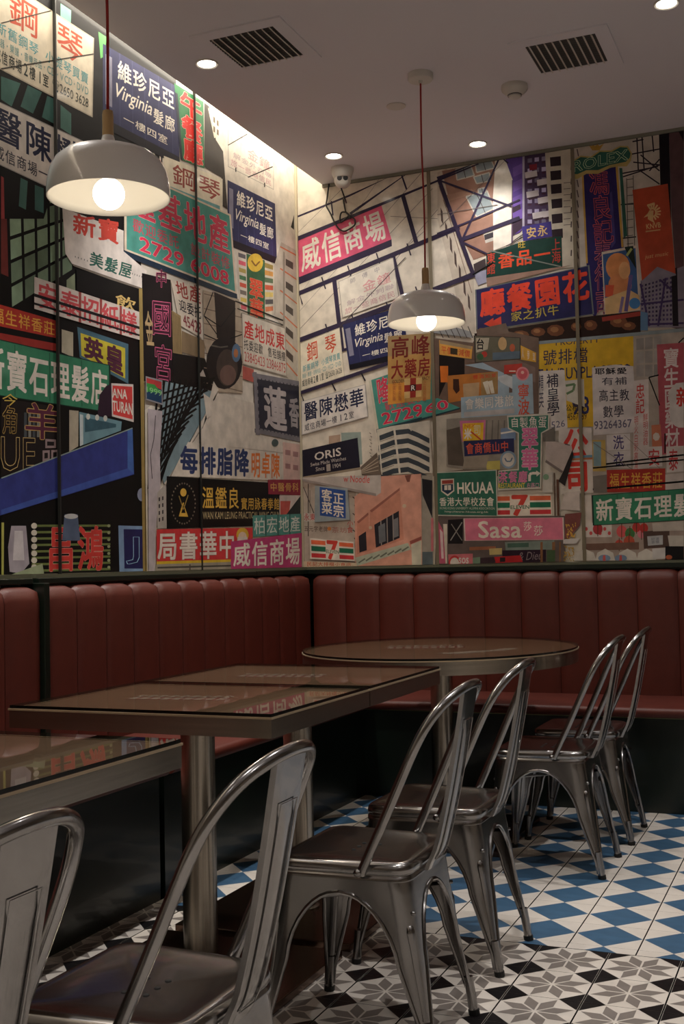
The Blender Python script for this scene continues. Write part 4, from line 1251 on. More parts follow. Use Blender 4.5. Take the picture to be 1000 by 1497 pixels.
part('printed_facade'); P([(460, 215), (575, 205), (575, 690), (545, 730), (500, 745), (500, 380), (450, 225)], (92, 66, 140)); P([(500, 560), (545, 520), (575, 690), (500, 750)], (60, 44, 60))
for k in range(4): P([(500, 300 + k * 100), (560, 270 + k * 100), (570, 330 + k * 100), (505, 360 + k * 100)], (112, 84, 160))
ln(571, 205, 571, 690, 14, (168, 160, 176))
part('printed_facade'); P([(578, 205), (735, 190), (740, 700), (578, 700)], (70, 52, 80)); quad([(590, 215), (730, 200), (730, 690), (590, 690)])
grid(3, 7, 0.62, 0.4, (150, 140, 168), jit=0.3); grid(3, 7, 0.5, 0.16, (70, 40, 60), v0=0.05, v1=1.05)
for x, y in ((620, 330), (700, 380), (630, 460), (705, 500), (670, 600), (740, 590)): P([(x - 40, y), (x + 40, y - 14), (x + 44, y + 24), (x - 36, y + 40)], (196, 186, 186)); P([(x - 36, y + 40), (x + 44, y + 24), (x + 30, y + 40), (x - 20, y + 54)], (60, 40, 50))
P([(610, 280), (660, 272), (662, 310), (612, 318)], (128, 40, 50))
part('printed_facade'); P([(715, 200), (895, 165), (905, 960), (830, 965), (825, 760), (745, 700)], (196, 186, 168))
for k, (x, y) in enumerate(((785, 258), (787, 350), (790, 440), (794, 537), (796, 637), (798, 738))): P([(x - 38, y - 28), (x + 34, y - 36), (x + 36, y + 26), (x - 34, y + 34)], (46, 34, 40))
for k in range(8): ln(890, 180 + k * 95, 888, 220 + k * 95, 8, (80, 70, 70)); ln(838, 400 + k * 40, 884, 396 + k * 40, 4, (90, 80, 80))
# --- right edge steelwork and towers
R(800, 180, .2137)
part('printed_sky'); P([(180, 160), (770, 60), (770, 1300), (180, 1100)], (186, 176, 164))
for k in range(12): ln(206, 180 + k * 70, 216, 230 + k * 70, 8, (90, 80, 80))
part('printed_scaffold'); P([(765, 65), (835, 55), (850, 700), (870, 1000), (800, 1000), (775, 420)], (22, 18, 24)); P([(835, 55), (936, 40), (936, 1420), (850, 1400), (880, 1000), (850, 600)], (88, 64, 66)); P([(900, 45), (936, 40), (936, 130)], (30, 24, 28))
for a in ((500, 350, 760, 300), (580, 215, 770, 180), (590, 270, 780, 290), (520, 370, 770, 290), (640, 330, 770, 420), (700, 330, 770, 250), (505, 560, 600, 555), (520, 790, 610, 780), (615, 95, 625, 330), (650, 85, 665, 330), (720, 90, 730, 200), (585, 130, 660, 115), (640, 220, 770, 330)): ln(*a, 9, (40, 32, 40))
for k in range(9): ln(545, 390 + k * 55, 590, 384 + k * 55, 5, (90, 84, 80))
ln(545, 380, 555, 850, 5, (80, 76, 72)); ln(590, 360, 600, 850, 5, (80, 76, 72)); P([(495, 310), (515, 310), (550, 770), (525, 790)], (48, 92, 78))
part('printed_scaffold'); P([(640, 1080), (880, 1000), (936, 980), (936, 1400), (640, 1400)], (130, 122, 134)); quad([(640, 1080), (860, 1010), (860, 1390), (640, 1390)]); grid(9, 12, 0.55, 0.5, (64, 52, 82), jit=0.3)
for a in ((640, 1240, 936, 1210), (640, 1380, 936, 1370), (700, 1010, 860, 1150), (820, 1010, 760, 1390), (860, 1000, 880, 1390), (640, 1100, 700, 1390)): ln(*a, 14, (66, 50, 90))
part('printed_scaffold'); P([(850, 1000), (890, 990), (900, 1390), (860, 1390)], (30, 24, 30))
# --- rolex style shop sign and vertical sign
S([(245, 350), (475, 300), (525, 860), (300, 1300)], (44, 36, 92)); P([(245, 350), (475, 300), (530, 900), (330, 1330), (300, 1300), (270, 960)], (44, 36, 92))
P([(238, 350), (250, 348), (280, 960), (268, 962)], (190, 150, 70)); P([(470, 300), (484, 298), (524, 850), (510, 852)], (190, 150, 70))
P([(430, 480), (445, 470), (470, 820), (440, 860)], (70, 62, 120))
quad([(275, 335), (425, 325), (470, 840), (320, 860)]); T('馮良記', 0, 1, 0, 0.96, (70, 40, 80), 0.004, (206, 90, 84), 0.03, vert=True)
quad([(315, 810), (450, 800), (420, 1310), (330, 1320)]); T('表行司', 0, 1, 0, 1, (70, 40, 80), 0.004, (200, 110, 110), 0.03, vert=True)
part('printed_sign'); P([(172, 262), (230, 225), (300, 232), (360, 190), (440, 190), (500, 158), (555, 160), (582, 210), (575, 260), (545, 300), (480, 300), (430, 310), (350, 350), (270, 350), (210, 385), (175, 385)], (176, 156, 96)); P([(178, 268), (232, 235), (302, 242), (362, 200), (442, 200), (502, 168), (548, 170), (572, 210), (566, 240), (540, 268), (480, 280), (430, 290), (350, 325), (270, 325), (210, 352), (178, 352)], (44, 92, 78))
quad([(180, 262), (560, 178), (560, 252), (180, 340)]); LT('ROLEX', 0.0, 0.98, 0.02, 0.98, (44, 92, 78), 0.0, 0, (196, 220, 180), 0.03)
P([(290, 150), (310, 190), (360, 190), (390, 130), (360, 160), (345, 125), (330, 160), (315, 130), (308, 160)], (176, 140, 60))
S([(374, 885), (612, 838), (636, 1280), (396, 1322)], (56, 86, 130), border=(200, 186, 170), bw=0.03); cir(485, 985, 82, (206, 136, 84), 95); cir(500, 1110, 80, (200, 130, 84), 80); cir(530, 1010, 40, (214, 160, 110), 60); P([(400, 1110), (460, 1110), (450, 1190), (398, 1190)], (196, 84, 56)); P([(396, 1200), (560, 1140), (630, 1180), (636, 1275), (400, 1315)], (206, 170, 120)); ln(575, 1040, 540, 1290, 26, (96, 84, 130)); cir(600, 1235, 38, (70, 120, 170)); ln(520, 1190, 500, 1300, 20, (120, 104, 140)); P([(530, 850), (590, 842), (610, 1000), (560, 920)], (30, 40, 34)); ln(545, 910, 580, 860, 16, (150, 160, 96))
S([(585, 460), (826, 418), (880, 1032), (650, 1082)], (172, 72, 46)); P([(646, 1084), (755, 985), (882, 1034), (882, 1044), (755, 1075), (650, 1096)], (130, 122, 134))
for k in range(11):
    a = -2.2 + k * 0.42; pl([(722 + 18 * math.cos(a), 615 + 22 * math.sin(a)), (722 + 58 * math.cos(a), 610 + 58 * math.sin(a))], 11, (206, 170, 120))
P([(690, 640), (660, 650), (690, 620), (700, 600), (730, 600), (725, 660), (740, 690), (690, 660)], (206, 170, 120)); P([(685, 560), (735, 545), (740, 560), (690, 575)], (206, 170, 120))
quad([(678, 695), (776, 680), (780, 715), (682, 730)]); LT('KNVB', 0, 1, 0, 1, (206, 170, 120), 0.02); quad([(675, 740), (776, 728), (776, 736), (675, 750)]); rect(0, 1, 0, 1, (190, 150, 104)); quad([(668, 905), (830, 880), (832, 915), (670, 940)]); LT('just music', 0, 1, 0, 1, (200, 160, 110), 0, 0.2)
# --- signs in the middle
R(640, 180, .22)
S([(325, 870), (440, 832), (560, 790), (825, 752), (830, 955), (325, 1030)], (28, 58, 50)); quad([(325, 850), (825, 760), (830, 955), (325, 1030)]); T('香品一', 0.15, 0.86, 0.2, 0.75, (212, 78, 48), 0.035); T('旺', 0.42, 0.53, -0.12, 0.14, (190, 160, 60)); T('東館', 0.0, 0.13, 0.1, 0.9, (190, 66, 50), 0.01, vert=True); T('上海', 0.86, 0.99, 0.0, 0.85, (170, 60, 50), 0.01, vert=True); ln(350, 850, 820, 955, 8, (120, 128, 120))
part('printed_sign'); P([(325, 1030), (830, 955), (895, 945), (330, 1090)], (150, 120, 104)); P([(240, 1000), (325, 975), (325, 1060), (270, 1080)], (150, 150, 170))
S([(560, 690), (755, 655), (762, 755), (570, 787)], (66, 56, 124)); T('安永', 0.12, 0.88, 0.14, 0.88, (210, 176, 110), 0.02)
R(0, 0, 1)
S([(695, 424), (862, 388), (869, 460), (697, 485)], (42, 40, 84), border=(110, 116, 116), bw=0.012); T('廳餐園花', 0.03, 0.99, 0.06, 0.68, (222, 72, 50), 0.05); T('家之扒牛', 0.30, 0.72, 0.68, 0.90, (190, 170, 70), 0.01)
P([(708, 474), (722, 465), (722, 469), (733, 463), (734, 476), (722, 477), (722, 480)], (212, 70, 50))
part('printed_photo_strip'); P([(694, 488), (869, 462), (937, 455), (937, 486), (860, 493), (700, 510)], (44, 28, 22)); R(800, 180, .2137)
for x, y, rx, ry in ((60, 1420, 60, 40), (200, 1395, 36, 30), (300, 1385, 46, 36), (490, 1360, 60, 40), (560, 1390, 50, 30), (-60, 1430, 50, 30), (-180, 1450, 60, 30)): cir(x, y, rx, (112, 70, 46), ry, 9); cir(x - 8, y - 6, rx * .5, (150, 106, 70), ry * .5, 7)
P([(375, 1330), (640, 1290), (640, 1320), (380, 1360)], (150, 60, 50))
P([(640, 1290), (690, 1300), (690, 1420), (640, 1420)], (90, 120, 150))
# --- wall of notices right
R(800, 480, .2404)
part('printed_facade'); P([(525, 40), (832, 0), (832, 1260), (270, 1260), (270, 640)], (170, 158, 146)); quad([(540, 60), (700, 40), (700, 300), (540, 300)]); grid(3, 3, 0.86, 0.86, (150, 144, 138), jit=0.1)
S([(-480, 120), (525, 40), (530, 590), (-60, 610)], (206, 166, 44)); P([(-60, 90), (525, 40), (530, 590), (-60, 610)], (206, 166, 44)); quad([(-140, 90), (525, 40), (530, 590), (-140, 610)])
T('5號排檔', 0.03, 0.60, 0.10, 0.28, (40, 40, 76), 0.008); LT('RENTAL/BUYPLACE TO', -0.06, 0.98, 0.32, 0.45, (44, 44, 80), 0.01); LT('PROPERTY', 0.3, 0.70, -0.01, 0.06, (44, 44, 80)); LT('98', 0.45, 0.60, 0.66, 0.86, (44, 44, 90), 0.02); T('公租售', 0.38, 0.58, 0.74, 0.82, (60, 50, 30)); LT('94567889', 0.38, 0.58, 0.84, 0.92, (60, 50, 30))
P([(110, 320), (225, 310), (230, 480), (120, 440)], (196, 190, 176)); pl([(115, 350), (170, 340), (160, 380), (120, 400)], 14, (96, 120, 84))
part('printed_pipe'); P([(-490, 120), (832, 0), (832, 22), (-60, 100), (-490, 150)], (136, 146, 148)); P([(-490, 140), (-60, 92), (-60, 104), (-490, 168)], (90, 100, 104))
S([(-50, 262), (108, 254), (126, 614), (-50, 640)], (206, 198, 190)); T('補皇學', 0.28, 0.78, 0.05, 0.75, (50, 46, 60), 0.015, vert=True); LT('526', 0.45, 0.92, 0.84, 0.95, (90, 88, 110)); T('精英', 0.0, 0.2, 0.05, 0.6, (70, 66, 80), 0.01, vert=True)
S([(275, 240), (420, 222), (525, 232), (548, 632), (284, 652)], (204, 196, 192)); quad([(278, 235), (525, 230), (545, 632), (284, 650)]); T('耶穌愛', 0.04, 0.85, 0.02, 0.12, (30, 28, 34), 0.03); T('有補', 0.2, 0.85, 0.16, 0.28, (70, 66, 76)); T('高主教', 0.13, 0.88, 0.34, 0.52, (56, 52, 64), 0.01); T('數學', 0.22, 0.74, 0.58, 0.76, (56, 52, 64), 0.01); LT('93264367', 0.02, 0.9, 0.80, 0.92, (96, 92, 112), 0.01)
S([(70, 612), (272, 604), (282, 1000), (90, 1010)], (206, 196, 186)); T('公司', 0.10, 0.92, 0.0, 0.98, (206, 62, 52), 0.05, vert=True); rect(0.0, 1, 0.42, 0.46, (110, 150, 170)); rect(0.0, 1, 0.46, 0.49, (190, 120, 80))
P([(275, 680), (355, 680), (360, 870), (280, 870)], (190, 160, 90)); P([(282, 690), (330, 690), (330, 840), (284, 840)], (130, 156, 160))
S([(362, 650), (505, 640), (508, 740), (366, 745)], (206, 198, 194)); T('洗', 0.25, 0.75, 0.05, 0.95, (76, 64, 110), 0.015)
S([(366, 748), (508, 742), (510, 850), (366, 850)], (200, 192, 188)); T('衣', 0.25, 0.75, 0.05, 0.95, (76, 64, 110), 0.015)
S([(530, 320), (618, 310), (622, 850), (525, 860)], (206, 194, 188)); T('忠記', 0.1, 0.75, 0.04, 0.38, (196, 70, 66), 0.02, vert=True); T('明火白粥爽滑', 0.02, 0.32, 0.4, 1.0, (190, 80, 76), 0.0, vert=True); T('鮮明油器', 0.6, 0.95, 0.38, 0.74, (190, 80, 76), 0.0, vert=True)
S([(668, 100), (832, 88), (832, 760), (690, 770)], (172, 84, 92)); T('寶生園藥材', 0.2, 0.85, 0.04, 0.95, (214, 200, 196), 0.025, vert=True)
part('printed_bracket'); pl([(620, 300), (680, 285)], 8, BLK); pl([(620, 300), (685, 470)], 7, BLK); pl([(800, 90), (832, 60)], 8, BLK); pl([(718, 640), (718, 760)], 8, BLK)
part('printed_sign'); P([(635, 590), (690, 585), (700, 720), (640, 720)], (196, 120, 90)); cir(665, 660, 22, (206, 196, 186), 26, 7)
S([(740, 380), (785, 335), (832, 330), (832, 605), (800, 605), (752, 565)], (208, 200, 194)); quad([(780, 360), (900, 360), (900, 480), (780, 480)]); T('新', 0, 1, 0, 1, (196, 62, 54), 0.03)
S([(600, 722), (700, 718), (702, 840), (604, 845)], (206, 196, 190)); T('安', 0.1, 0.9, 0.1, 0.95, (190, 72, 72), 0.02)
S([(725, 720), (832, 715), (832, 870), (728, 878)], (206, 196, 190)); T('泰', 0.1, 0.7, 0.1, 0.95, (190, 72, 72), 0.02)
part('printed_wire'); ln(360, 826, 832, 770, 10, BLK); ln(280, 850, 832, 800, 9, BLK); ln(280, 695, 640, 940, 4, (120, 110, 104)); ln(470, 650, 760, 920, 3, (130, 120, 112))
gourmet([(364, 862), (720, 852), (720, 992), (366, 998)], '福生祥香莊')
P([(720, 890), (832, 880), (832, 985), (720, 990)], (196, 184, 176)); ln(280, 980, 832, 932, 12, BLK); 
P([(280, 900), (365, 890), (365, 1000), (285, 1000)], (120, 112, 104))
# street stalls at the bottom right
part('printed_stalls'); P([(215, 1010), (832, 1160), (832, 1430), (215, 1430)], (160, 142, 130))
P([(225, 1015), (270, 1015), (275, 1200), (225, 1200)], (206, 196, 186)); P([(230, 1180), (395, 1190), (395, 1270), (230, 1270)], (206, 196, 188))
for k in range(6): cir(240 + k * 28, 1220 + (k % 2) * 26, 10, (196, 80, 80), 12, 8)
for x, y, r, cc in ((310, 1220, 30, (170, 60, 64)), (455, 1235, 32, (206, 90, 90)), (505, 1248, 30, (64, 110, 64)), (575, 1250, 24, (206, 120, 130)), (590, 1215, 26, (176, 56, 50)), (545, 1210, 26, (180, 60, 56)), (500, 1300, 34, (176, 80, 60)), (440, 1315, 26, (180, 70, 60))): cir(x, y, r, cc, r * 1.15, 14); ln(x, y - r * 1.5, x, y + r * 1.5, 5, (96, 60, 40))
P([(240, 1310), (560, 1300), (560, 1345), (240, 1350)], (112, 84, 72))
for x, w in ((230, 70), (355, 60), (490, 62), (605, 60)): P([(x - w, 1412), (x - w * .8, 1365), (x, 1340), (x + w * .8, 1365), (x + w, 1412)], (202, 194, 184))
for x in (350, 450): cir(x, 1398, 38, (120, 140, 166), 22, 12); P([(x - 8, 1380), (x + 6, 1380), (x + 8, 1414), (x - 10, 1414)], (196, 90, 84))
P([(585, 1235), (745, 1225), (745, 1330), (590, 1340)], (84, 66, 58)); P([(610, 1265), (705, 1258), (705, 1315), (615, 1322)], (176, 176, 176)); quad([(615, 1270), (702, 1264), (702, 1310), (618, 1316)]); T('好運', 0.2, 0.8, 0.1, 0.5, (120, 120, 126)); T('茶樓', 0.2, 0.8, 0.5, 0.92, (120, 120, 126))
P([(640, 1185), (832, 1170), (832, 1230), (645, 1235)], (186, 176, 164)); P([(735, 1260), (832, 1260), (832, 1330), (745, 1330)], (186, 178, 166)); P([(720, 1325), (832, 1325), (832, 1425), (720, 1425)], (24, 22, 24)); P([(640, 1340), (720, 1335), (720, 1400), (645, 1405)], (196, 190, 186)); cir(742, 1392, 20, (176, 90, 60), 14)
barber([(272, 1016), (900, 970), (900, 1164), (280, 1200)], '新寶石理髮')
# --- sky side: girders and signs near the corner
R(420, 220, .28)
weixin([(50, 470), (492, 284), (546, 465), (50, 664)], (214, 92, 122))
part('printed_girder'); P([(50, 664), (546, 465), (548, 500), (50, 702)], STL)
for a, w in (((50, 347, 330, 235), 10), ((330, 235, 520, 135), 10), ((330, 332, 615, 120), 14), ((50, 462, 1000, 62), 24), ((50, 748, 900, 402), 24), ((50, 992, 980, 648), 26), ((605, 235, 675, 482), 22), ((553, 545, 607, 772), 20), ((247, 668, 290, 1050), 22), ((600, 130, 625, 205), 9), ((232, 265, 240, 340), 7), ((50, 1125, 140, 1095), 16), ((250, 1060, 620, 925), 12)): ln(*a, w, STL)
for x, y in ((190, 690), (325, 630), (475, 565), (635, 515), (210, 935), (345, 880), (520, 800), (680, 740), (70, 770)): ln(x - 8, y - 28, x + 12, y + 34, 7, (56, 50, 62))
pale_gold([(270, 686), (556, 560), (586, 770), (290, 876)])
part('printed_wire'); ln(100, 1110, 620, 560, 4, (70, 62, 64))
virginia([(293, 912), (610, 812), (630, 1050), (325, 1120)])
piano([(30, 1012), (276, 926), (303, 1180), (40, 1260)])
R(640, 180, .22)
part('printed_girder')
for a, w in (((10, 375, 240, 1010), 26), ((0, 372, 230, 262), 24), ((165, 775, 548, 632), 26), ((0, 742, 120, 695), 20), ((130, 690, 548, 512), 12), ((20, 386, 492, 556), 13), ((405, 236, 172, 765), 15), ((172, 795, 330, 872), 12), ((0, 1102, 225, 1008), 24), ((20, 690, 460, 225), 4), ((0, 610, 400, 545), 4), ((440, 235, 470, 270), 12)): ln(*a, w, STL if w > 5 else (110, 100, 96))
part('printed_girder'); P([(240, 940), (320, 900), (325, 960), (250, 1000)], (70, 60, 62)); ln(235, 1010, 370, 930, 9, BLK)
part('printed_wire'); ln(500, 790, 570, 740, 6, (60, 50, 50)); ln(455, 820, 570, 760, 5, (60, 50, 50))
R(420, 520, .24)
part('printed_girder'); ln(70, 228, 640, 40, 22, STL)
for x in (90, 285, 465): ln(x - 14, 160 + (285 - x) * 0.33, x + 14, 215 + (285 - x) * 0.33, 9, (40, 36, 46))
doctor([(40, 284), (480, 175), (496, 372), (45, 488)])
S([(500, 155), (900, 20), (1000, 300), (545, 450)], TEAL); P([(860, 40), (920, 260), (1052, 315), (1000, 345), (545, 450)], TEAL); P([(545, 450), (1052, 312), (1052, 330), (548, 470)], (40, 60, 66)); P([(500, 155), (515, 150), (560, 446), (545, 450)], (196, 190, 170))
quad([(530, 150), (620, 120), (640, 290), (550, 310)]); T('隆', 0.08, 1, 0.0, 0.92, (196, 62, 84), 0.03, (212, 190, 180), 0.05)
quad([(590, 290), (850, 225), (860, 270), (600, 340)]); T('歡迎委託', 0, 0.98, 0, 1.0, (184, 72, 88), 0.012)
quad([(575, 350), (1020, 240), (1030, 320), (590, 425)]); LT('2729', 0.0, 0.56, 0.05, 0.95, (202, 50, 78), 0.025, 0, (226, 206, 190), 0.05)
R(0, 0, 1)
S([(568, 492), (632, 487), (630, 584), (568, 592)], (176, 134, 76)); rect(0, 1, 0, 0.3, (158, 130, 88)); rect(0, 0.4, 0.7, 1, (206, 140, 60)); T('高峰', 0.05, 0.98, 0.02, 0.34, (110, 40, 34), 0.025); T('大藥房', 0.06, 1.0, 0.36, 0.64, (126, 40, 34), 0.025); LT('GOLDEN HILL PHARMACY', 0.1, 0.98, 0.65, 0.70, (70, 50, 34))
quad([(592, 554), (618, 552), (617, 580), (592, 583)]); rect(0, 1, 0, 1, (206, 170, 110)); 
for i, j in ((0, 1), (1, 0), (1, 2), (2, 1)): rect(i / 3, (i + 1) / 3, j / 3, (j + 1) / 3, (150, 50, 40))
rect(1 / 3, 2 / 3, 1 / 3, 2 / 3, (60, 40, 34)); LT('R', 0.4, 0.62, 0.38, 0.63, WHT, 0.01)
R(420, 520, .24)
for x in (655, 690, 840): quad([(x - 12, 150), (x + 12, 150), (x + 12, 280), (x - 12, 280)]); T('止痛良藥', 0, 1, 0, 1, (176, 104, 60), 0, vert=True)
part('printed_seam_shop'); 
R(620, 480, .2404)
P([(60, 60), (300, 90), (330, 30), (340, 0), (420, 0), (700, 60), (700, 900), (60, 900)], (104, 84, 72)); P([(60, 540), (230, 510), (240, 860), (70, 880)], (176, 168, 152)); P([(250, 225), (360, 210), (520, 290), (520, 400), (450, 400), (450, 270)], (150, 166, 176)); P([(440, 300), (540, 270), (540, 370), (470, 330)], (186, 190, 190))
P([(95, 160), (250, 185), (250, 300), (150, 300), (95, 420)], (30, 22, 20)); P([(100, 230), (150, 230), (150, 330), (105, 330)], (206, 110, 40))
P([(255, 200), (560, 190), (680, 240), (680, 330), (520, 290), (360, 210)], (120, 100, 90)); P([(0, -60), (280, 20), (300, 60), (60, 30)], (140, 140, 140)); P([(320, 10), (500, -30), (520, 30), (330, 60)], (110, 92, 80))
for k in range(6): ln(70 + k * 40, -40 + k * 6, 120 + k * 36, 60, 5, (80, 74, 72))
S([(-10, 455), (85, 425), (222, 484), (-10, 548)], TEAL); quad([(-20, 470), (140, 425), (160, 490), (-20, 530)]); LT('60', 0.2, 0.98, 0.1, 0.95, (202, 50, 78), 0.025, 0, (226, 206, 190), 0.05); P([(-10, 548), (222, 484), (222, 492), (-10, 560)], (40, 60, 66))
S([(95, 72), (298, 112), (292, 188), (98, 162)], (206, 150, 70)); rect(0.02, 0.98, 0, 0.25, (150, 130, 100)); T('平價大減價', 0.05, 0.95, 0.36, 0.9, (190, 66, 44), 0.01); rect(0.34, 0.56, 0.4, 0.85, (60, 50, 34))
S([(305, 45), (590, 58), (590, 190), (312, 212)], (96, 92, 76), border=(50, 44, 40), bw=0.02); P([(320, 60), (400, 60), (390, 130), (320, 150)], (170, 160, 140)); quad([(318, 62), (395, 62), (395, 140), (318, 140)]); T('台', 0, 0.7, 0, 0.9, (24, 22, 24), 0.03); cir(370, 160, 18, (170, 60, 50)); cir(480, 95, 26, (190, 156, 110), 40); cir(540, 120, 16, (176, 90, 60), 24); P([(420, 150), (585, 140), (585, 185), (420, 195)], (90, 104, 116)); cir(345, 175, 20, (60, 90, 60))
S([(590, 105), (684, 150), (684, 208), (592, 192)], (206, 156, 60)); T('人 參 茸', 0.05, 0.95, 0.1, 0.9, (216, 200, 180))
P([(490, 225), (600, 215), (600, 270), (490, 280)], (176, 60, 50)); ln(520, 262, 560, 262, 6, WHT)
S([(145, 290), (452, 264), (452, 402), (152, 455)], (176, 110, 50)); P([(240, 340), (340, 330), (335, 430), (245, 440)], (176, 146, 110)); P([(350, 275), (450, 268), (450, 400), (350, 410)], (150, 120, 76)); P([(360, 330), (390, 320), (405, 400), (385, 402)], (206, 196, 176)); P([(390, 325), (418, 318), (432, 396), (412, 398)], (206, 196, 176)); T('豐滿如意', 0.5, 0.98, 0.06, 0.24, (190, 66, 40)); P([(180, 310), (215, 310), (220, 380), (200, 400), (180, 370)], (60, 34, 24))
S([(228, 422), (540, 392), (540, 284), (662, 278), (670, 520), (230, 552)], (150, 168, 178)); quad([(228, 422), (665, 382), (670, 520), (230, 552)]); T('會樂同港旅', 0.05, 0.74, 0.08, 0.6, (206, 200, 190), 0.02, (110, 110, 110), 0.04); rect(0.04, 0.74, 0.70, 0.92, (176, 170, 166)); quad([(560, 340), (655, 335), (658, 530), (562, 535)]); T('寧波', 0.1, 0.9, 0.0, 0.98, (196, 84, 60), 0.02, vert=True)
part('printed_sign'); cir(602, 278, 40, (206, 130, 134), 42); cir(602, 278, 30, (196, 90, 96), 32); cir(602, 270, 10, (220, 170, 160))
part('printed_facade'); P([(140, 552), (520, 530), (570, 640), (570, 860), (250, 860), (140, 840)], (140, 132, 120))
for k in range(6): ln(385 + k * 36, 560, 380 + k * 36, 680, 8, (110, 104, 96))
P([(140, 620), (220, 600), (250, 840), (150, 830)], (90, 80, 70)); P([(470, 610), (560, 600), (560, 680), (470, 680)], (120, 140, 166)); pl([(470, 640), (560, 625)], 10, WHT)
S([(220, 565), (378, 558), (372, 690), (235, 692)], (196, 110, 140)); quad([(238, 580), (366, 574), (362, 684), (240, 688)]); rect(0, 1, 0, 1, (222, 176, 50)); T('米', 0.05, 0.45, 0.3, 0.9, (220, 210, 200), 0.06); LT('NEX', 0.1, 0.6, 0.06, 0.24, (196, 90, 50)); T('司', 0.5, 0.9, 0.1, 0.7, (214, 196, 150), 0.04); ln(290, 630, 350, 680, 8, (190, 66, 50))
S([(245, 686), (550, 670), (552, 756), (250, 780)], (46, 48, 84)); T('會商僑山中', 0.03, 0.9, 0.16, 0.88, (204, 90, 66), 0.02)
part('printed_sign'); cir(516, 800, 50, (130, 150, 166), 54); cir(516, 800, 38, (196, 190, 180), 42); pl([(495, 790), (505, 810), (530, 810), (540, 788)], 8, (90, 110, 130))
P([(380, 810), (465, 805), (465, 860), (385, 860)], (190, 176, 96)); P([(250, 780), (400, 770), (380, 850), (240, 850)], (150, 138, 122))
part('printed_sign'); P([(508, 532), (768, 518), (764, 620), (722, 645), (716, 976), (455, 986), (455, 866), (572, 856), (572, 640), (514, 612)], (196, 190, 176)); P([(516, 542), (758, 530), (756, 612), (714, 636), (708, 966), (460, 976), (460, 872), (580, 864), (580, 636), (520, 606)], (58, 116, 96))
quad([(520, 545), (758, 532), (754, 608), (524, 604)]); T('自製魚蛋', 0.02, 0.98, 0.0, 1.0, (216, 206, 196), 0.01); quad([(582, 605), (706, 600), (704, 860), (584, 862)]); T('翠華', 0.06, 0.98, 0.0, 1.0, (206, 110, 150), 0.04, (222, 190, 196), 0.07, vert=True); quad([(455, 872), (640, 866), (636, 938), (455, 942)]); T('茶餐廳', 0, 0.98, 0, 1, (206, 120, 156), 0.03); quad([(455, 942), (710, 938), (708, 970), (455, 974)]); LT('RESTAURANT', 0, 0.64, 0.05, 0.95, (214, 190, 70), 0.02); T('右路口', 0.68, 0.98, 0, 1, (206, 150, 170)); pl([(645, 930), (645, 890), (660, 882), (690, 882)], 16, WHT); P([(685, 865), (712, 882), (688, 902)], WHT)
S([(455, 1008), (780, 1004), (786, 1142), (455, 1146)], (214, 206, 192)); seven([(380, 1010), (782, 1004), (786, 1140), (380, 1146)])
S([(72, 876), (446, 860), (452, 1146), (80, 1140)], (52, 102, 84), border=(190, 190, 176), bw=0.016); LT('HKUAA', 0.36, 0.94, 0.26, 0.50, (222, 214, 200), 0.035); T('香港大學校友會', 0.05, 0.95, 0.58, 0.78, (214, 206, 192), 0.012); LT('HONG KONG UNIVERSITY ALUMNI ASSOCIATION', 0.06, 0.95, 0.80, 0.85, (196, 196, 180)); LT('http://www.hkuaa.org.hk', 0.14, 0.85, 0.88, 0.935, (206, 200, 186))
P([(106, 918), (186, 914), (188, 990), (148, 1022), (108, 992)], (206, 196, 180)); P([(113, 926), (180, 922), (181, 944), (113, 948)], (150, 66, 56)); P([(113, 952), (180, 948), (181, 986), (148, 1010), (114, 988)], (40, 56, 76)); P([(128, 956), (168, 954), (168, 984), (128, 984)], (216, 206, 190)); ln(148, 956, 148, 984, 4, (60, 60, 66))
part('printed_street'); P([(150, 1145), (860, 1140), (860, 1440), (70, 1440), (80, 1140)], (96, 84, 80)); P([(150, 1165), (240, 1160), (240, 1310), (150, 1310)], (30, 26, 28)); pl([(165, 1290), (235, 1180)], 6, (150, 146, 140)); pl([(170, 1190), (235, 1290)], 5, (130, 126, 120)); P([(80, 1150), (140, 1270), (140, 1430), (80, 1430)], (176, 84, 106)); P([(100, 1220), (118, 1240), (124, 1400), (110, 1400)], (206, 180, 180)); P([(120, 1190), (145, 1190), (145, 1430), (135, 1430)], (196, 186, 170))
P([(150, 1375), (300, 1370), (300, 1435), (155, 1435)], (196, 110, 116)); cir(190, 1425, 36, (190, 60, 60), 44); cir(190, 1428, 27, (206, 196, 186), 34); quad([(215, 1395), (275, 1395), (275, 1430), (215, 1430)]); LT('sos', 0, 1, 0, 1, (206, 196, 190), 0.02)
P([(495, 1300), (795, 1290), (800, 1345), (500, 1350)], (120, 132, 124)); P([(510, 1308), (640, 1304), (640, 1330), (512, 1334)], (70, 96, 84)); P([(480, 1350), (745, 1345), (745, 1420), (480, 1425)], (44, 26, 40)); quad([(620, 1360), (730, 1355), (730, 1405), (620, 1410)]); LT('& Dieu', -0.4, 0.95, 0, 1, (130, 116, 120), 0, 0.3)
P([(280, 1330), (440, 1325), (440, 1345), (280, 1350)], (150, 96, 70)); P([(400, 1340), (478, 1336), (476, 1375), (402, 1378)], (186, 166, 110))
P([(430, 1390), (590, 1380), (604, 1420), (430, 1428)], (176, 40, 44)); P([(345, 1396), (430, 1390), (440, 1426), (345, 1428)], (60, 44, 50)); P([(465, 1394), (498, 1392), (498, 1420), (465, 1422)], (40, 30, 34)); P([(300, 1395), (345, 1390), (345, 1430), (300, 1432)], (110, 130, 110))
for x, w in ((725, 14), (800, 18), (835, 10)): P([(x - w, 1300), (x, 1298), (x, 1425), (x - w, 1425)], (130, 90, 60))
P([(750, 1350), (800, 1348), (800, 1420), (750, 1420)], (70, 90, 60))
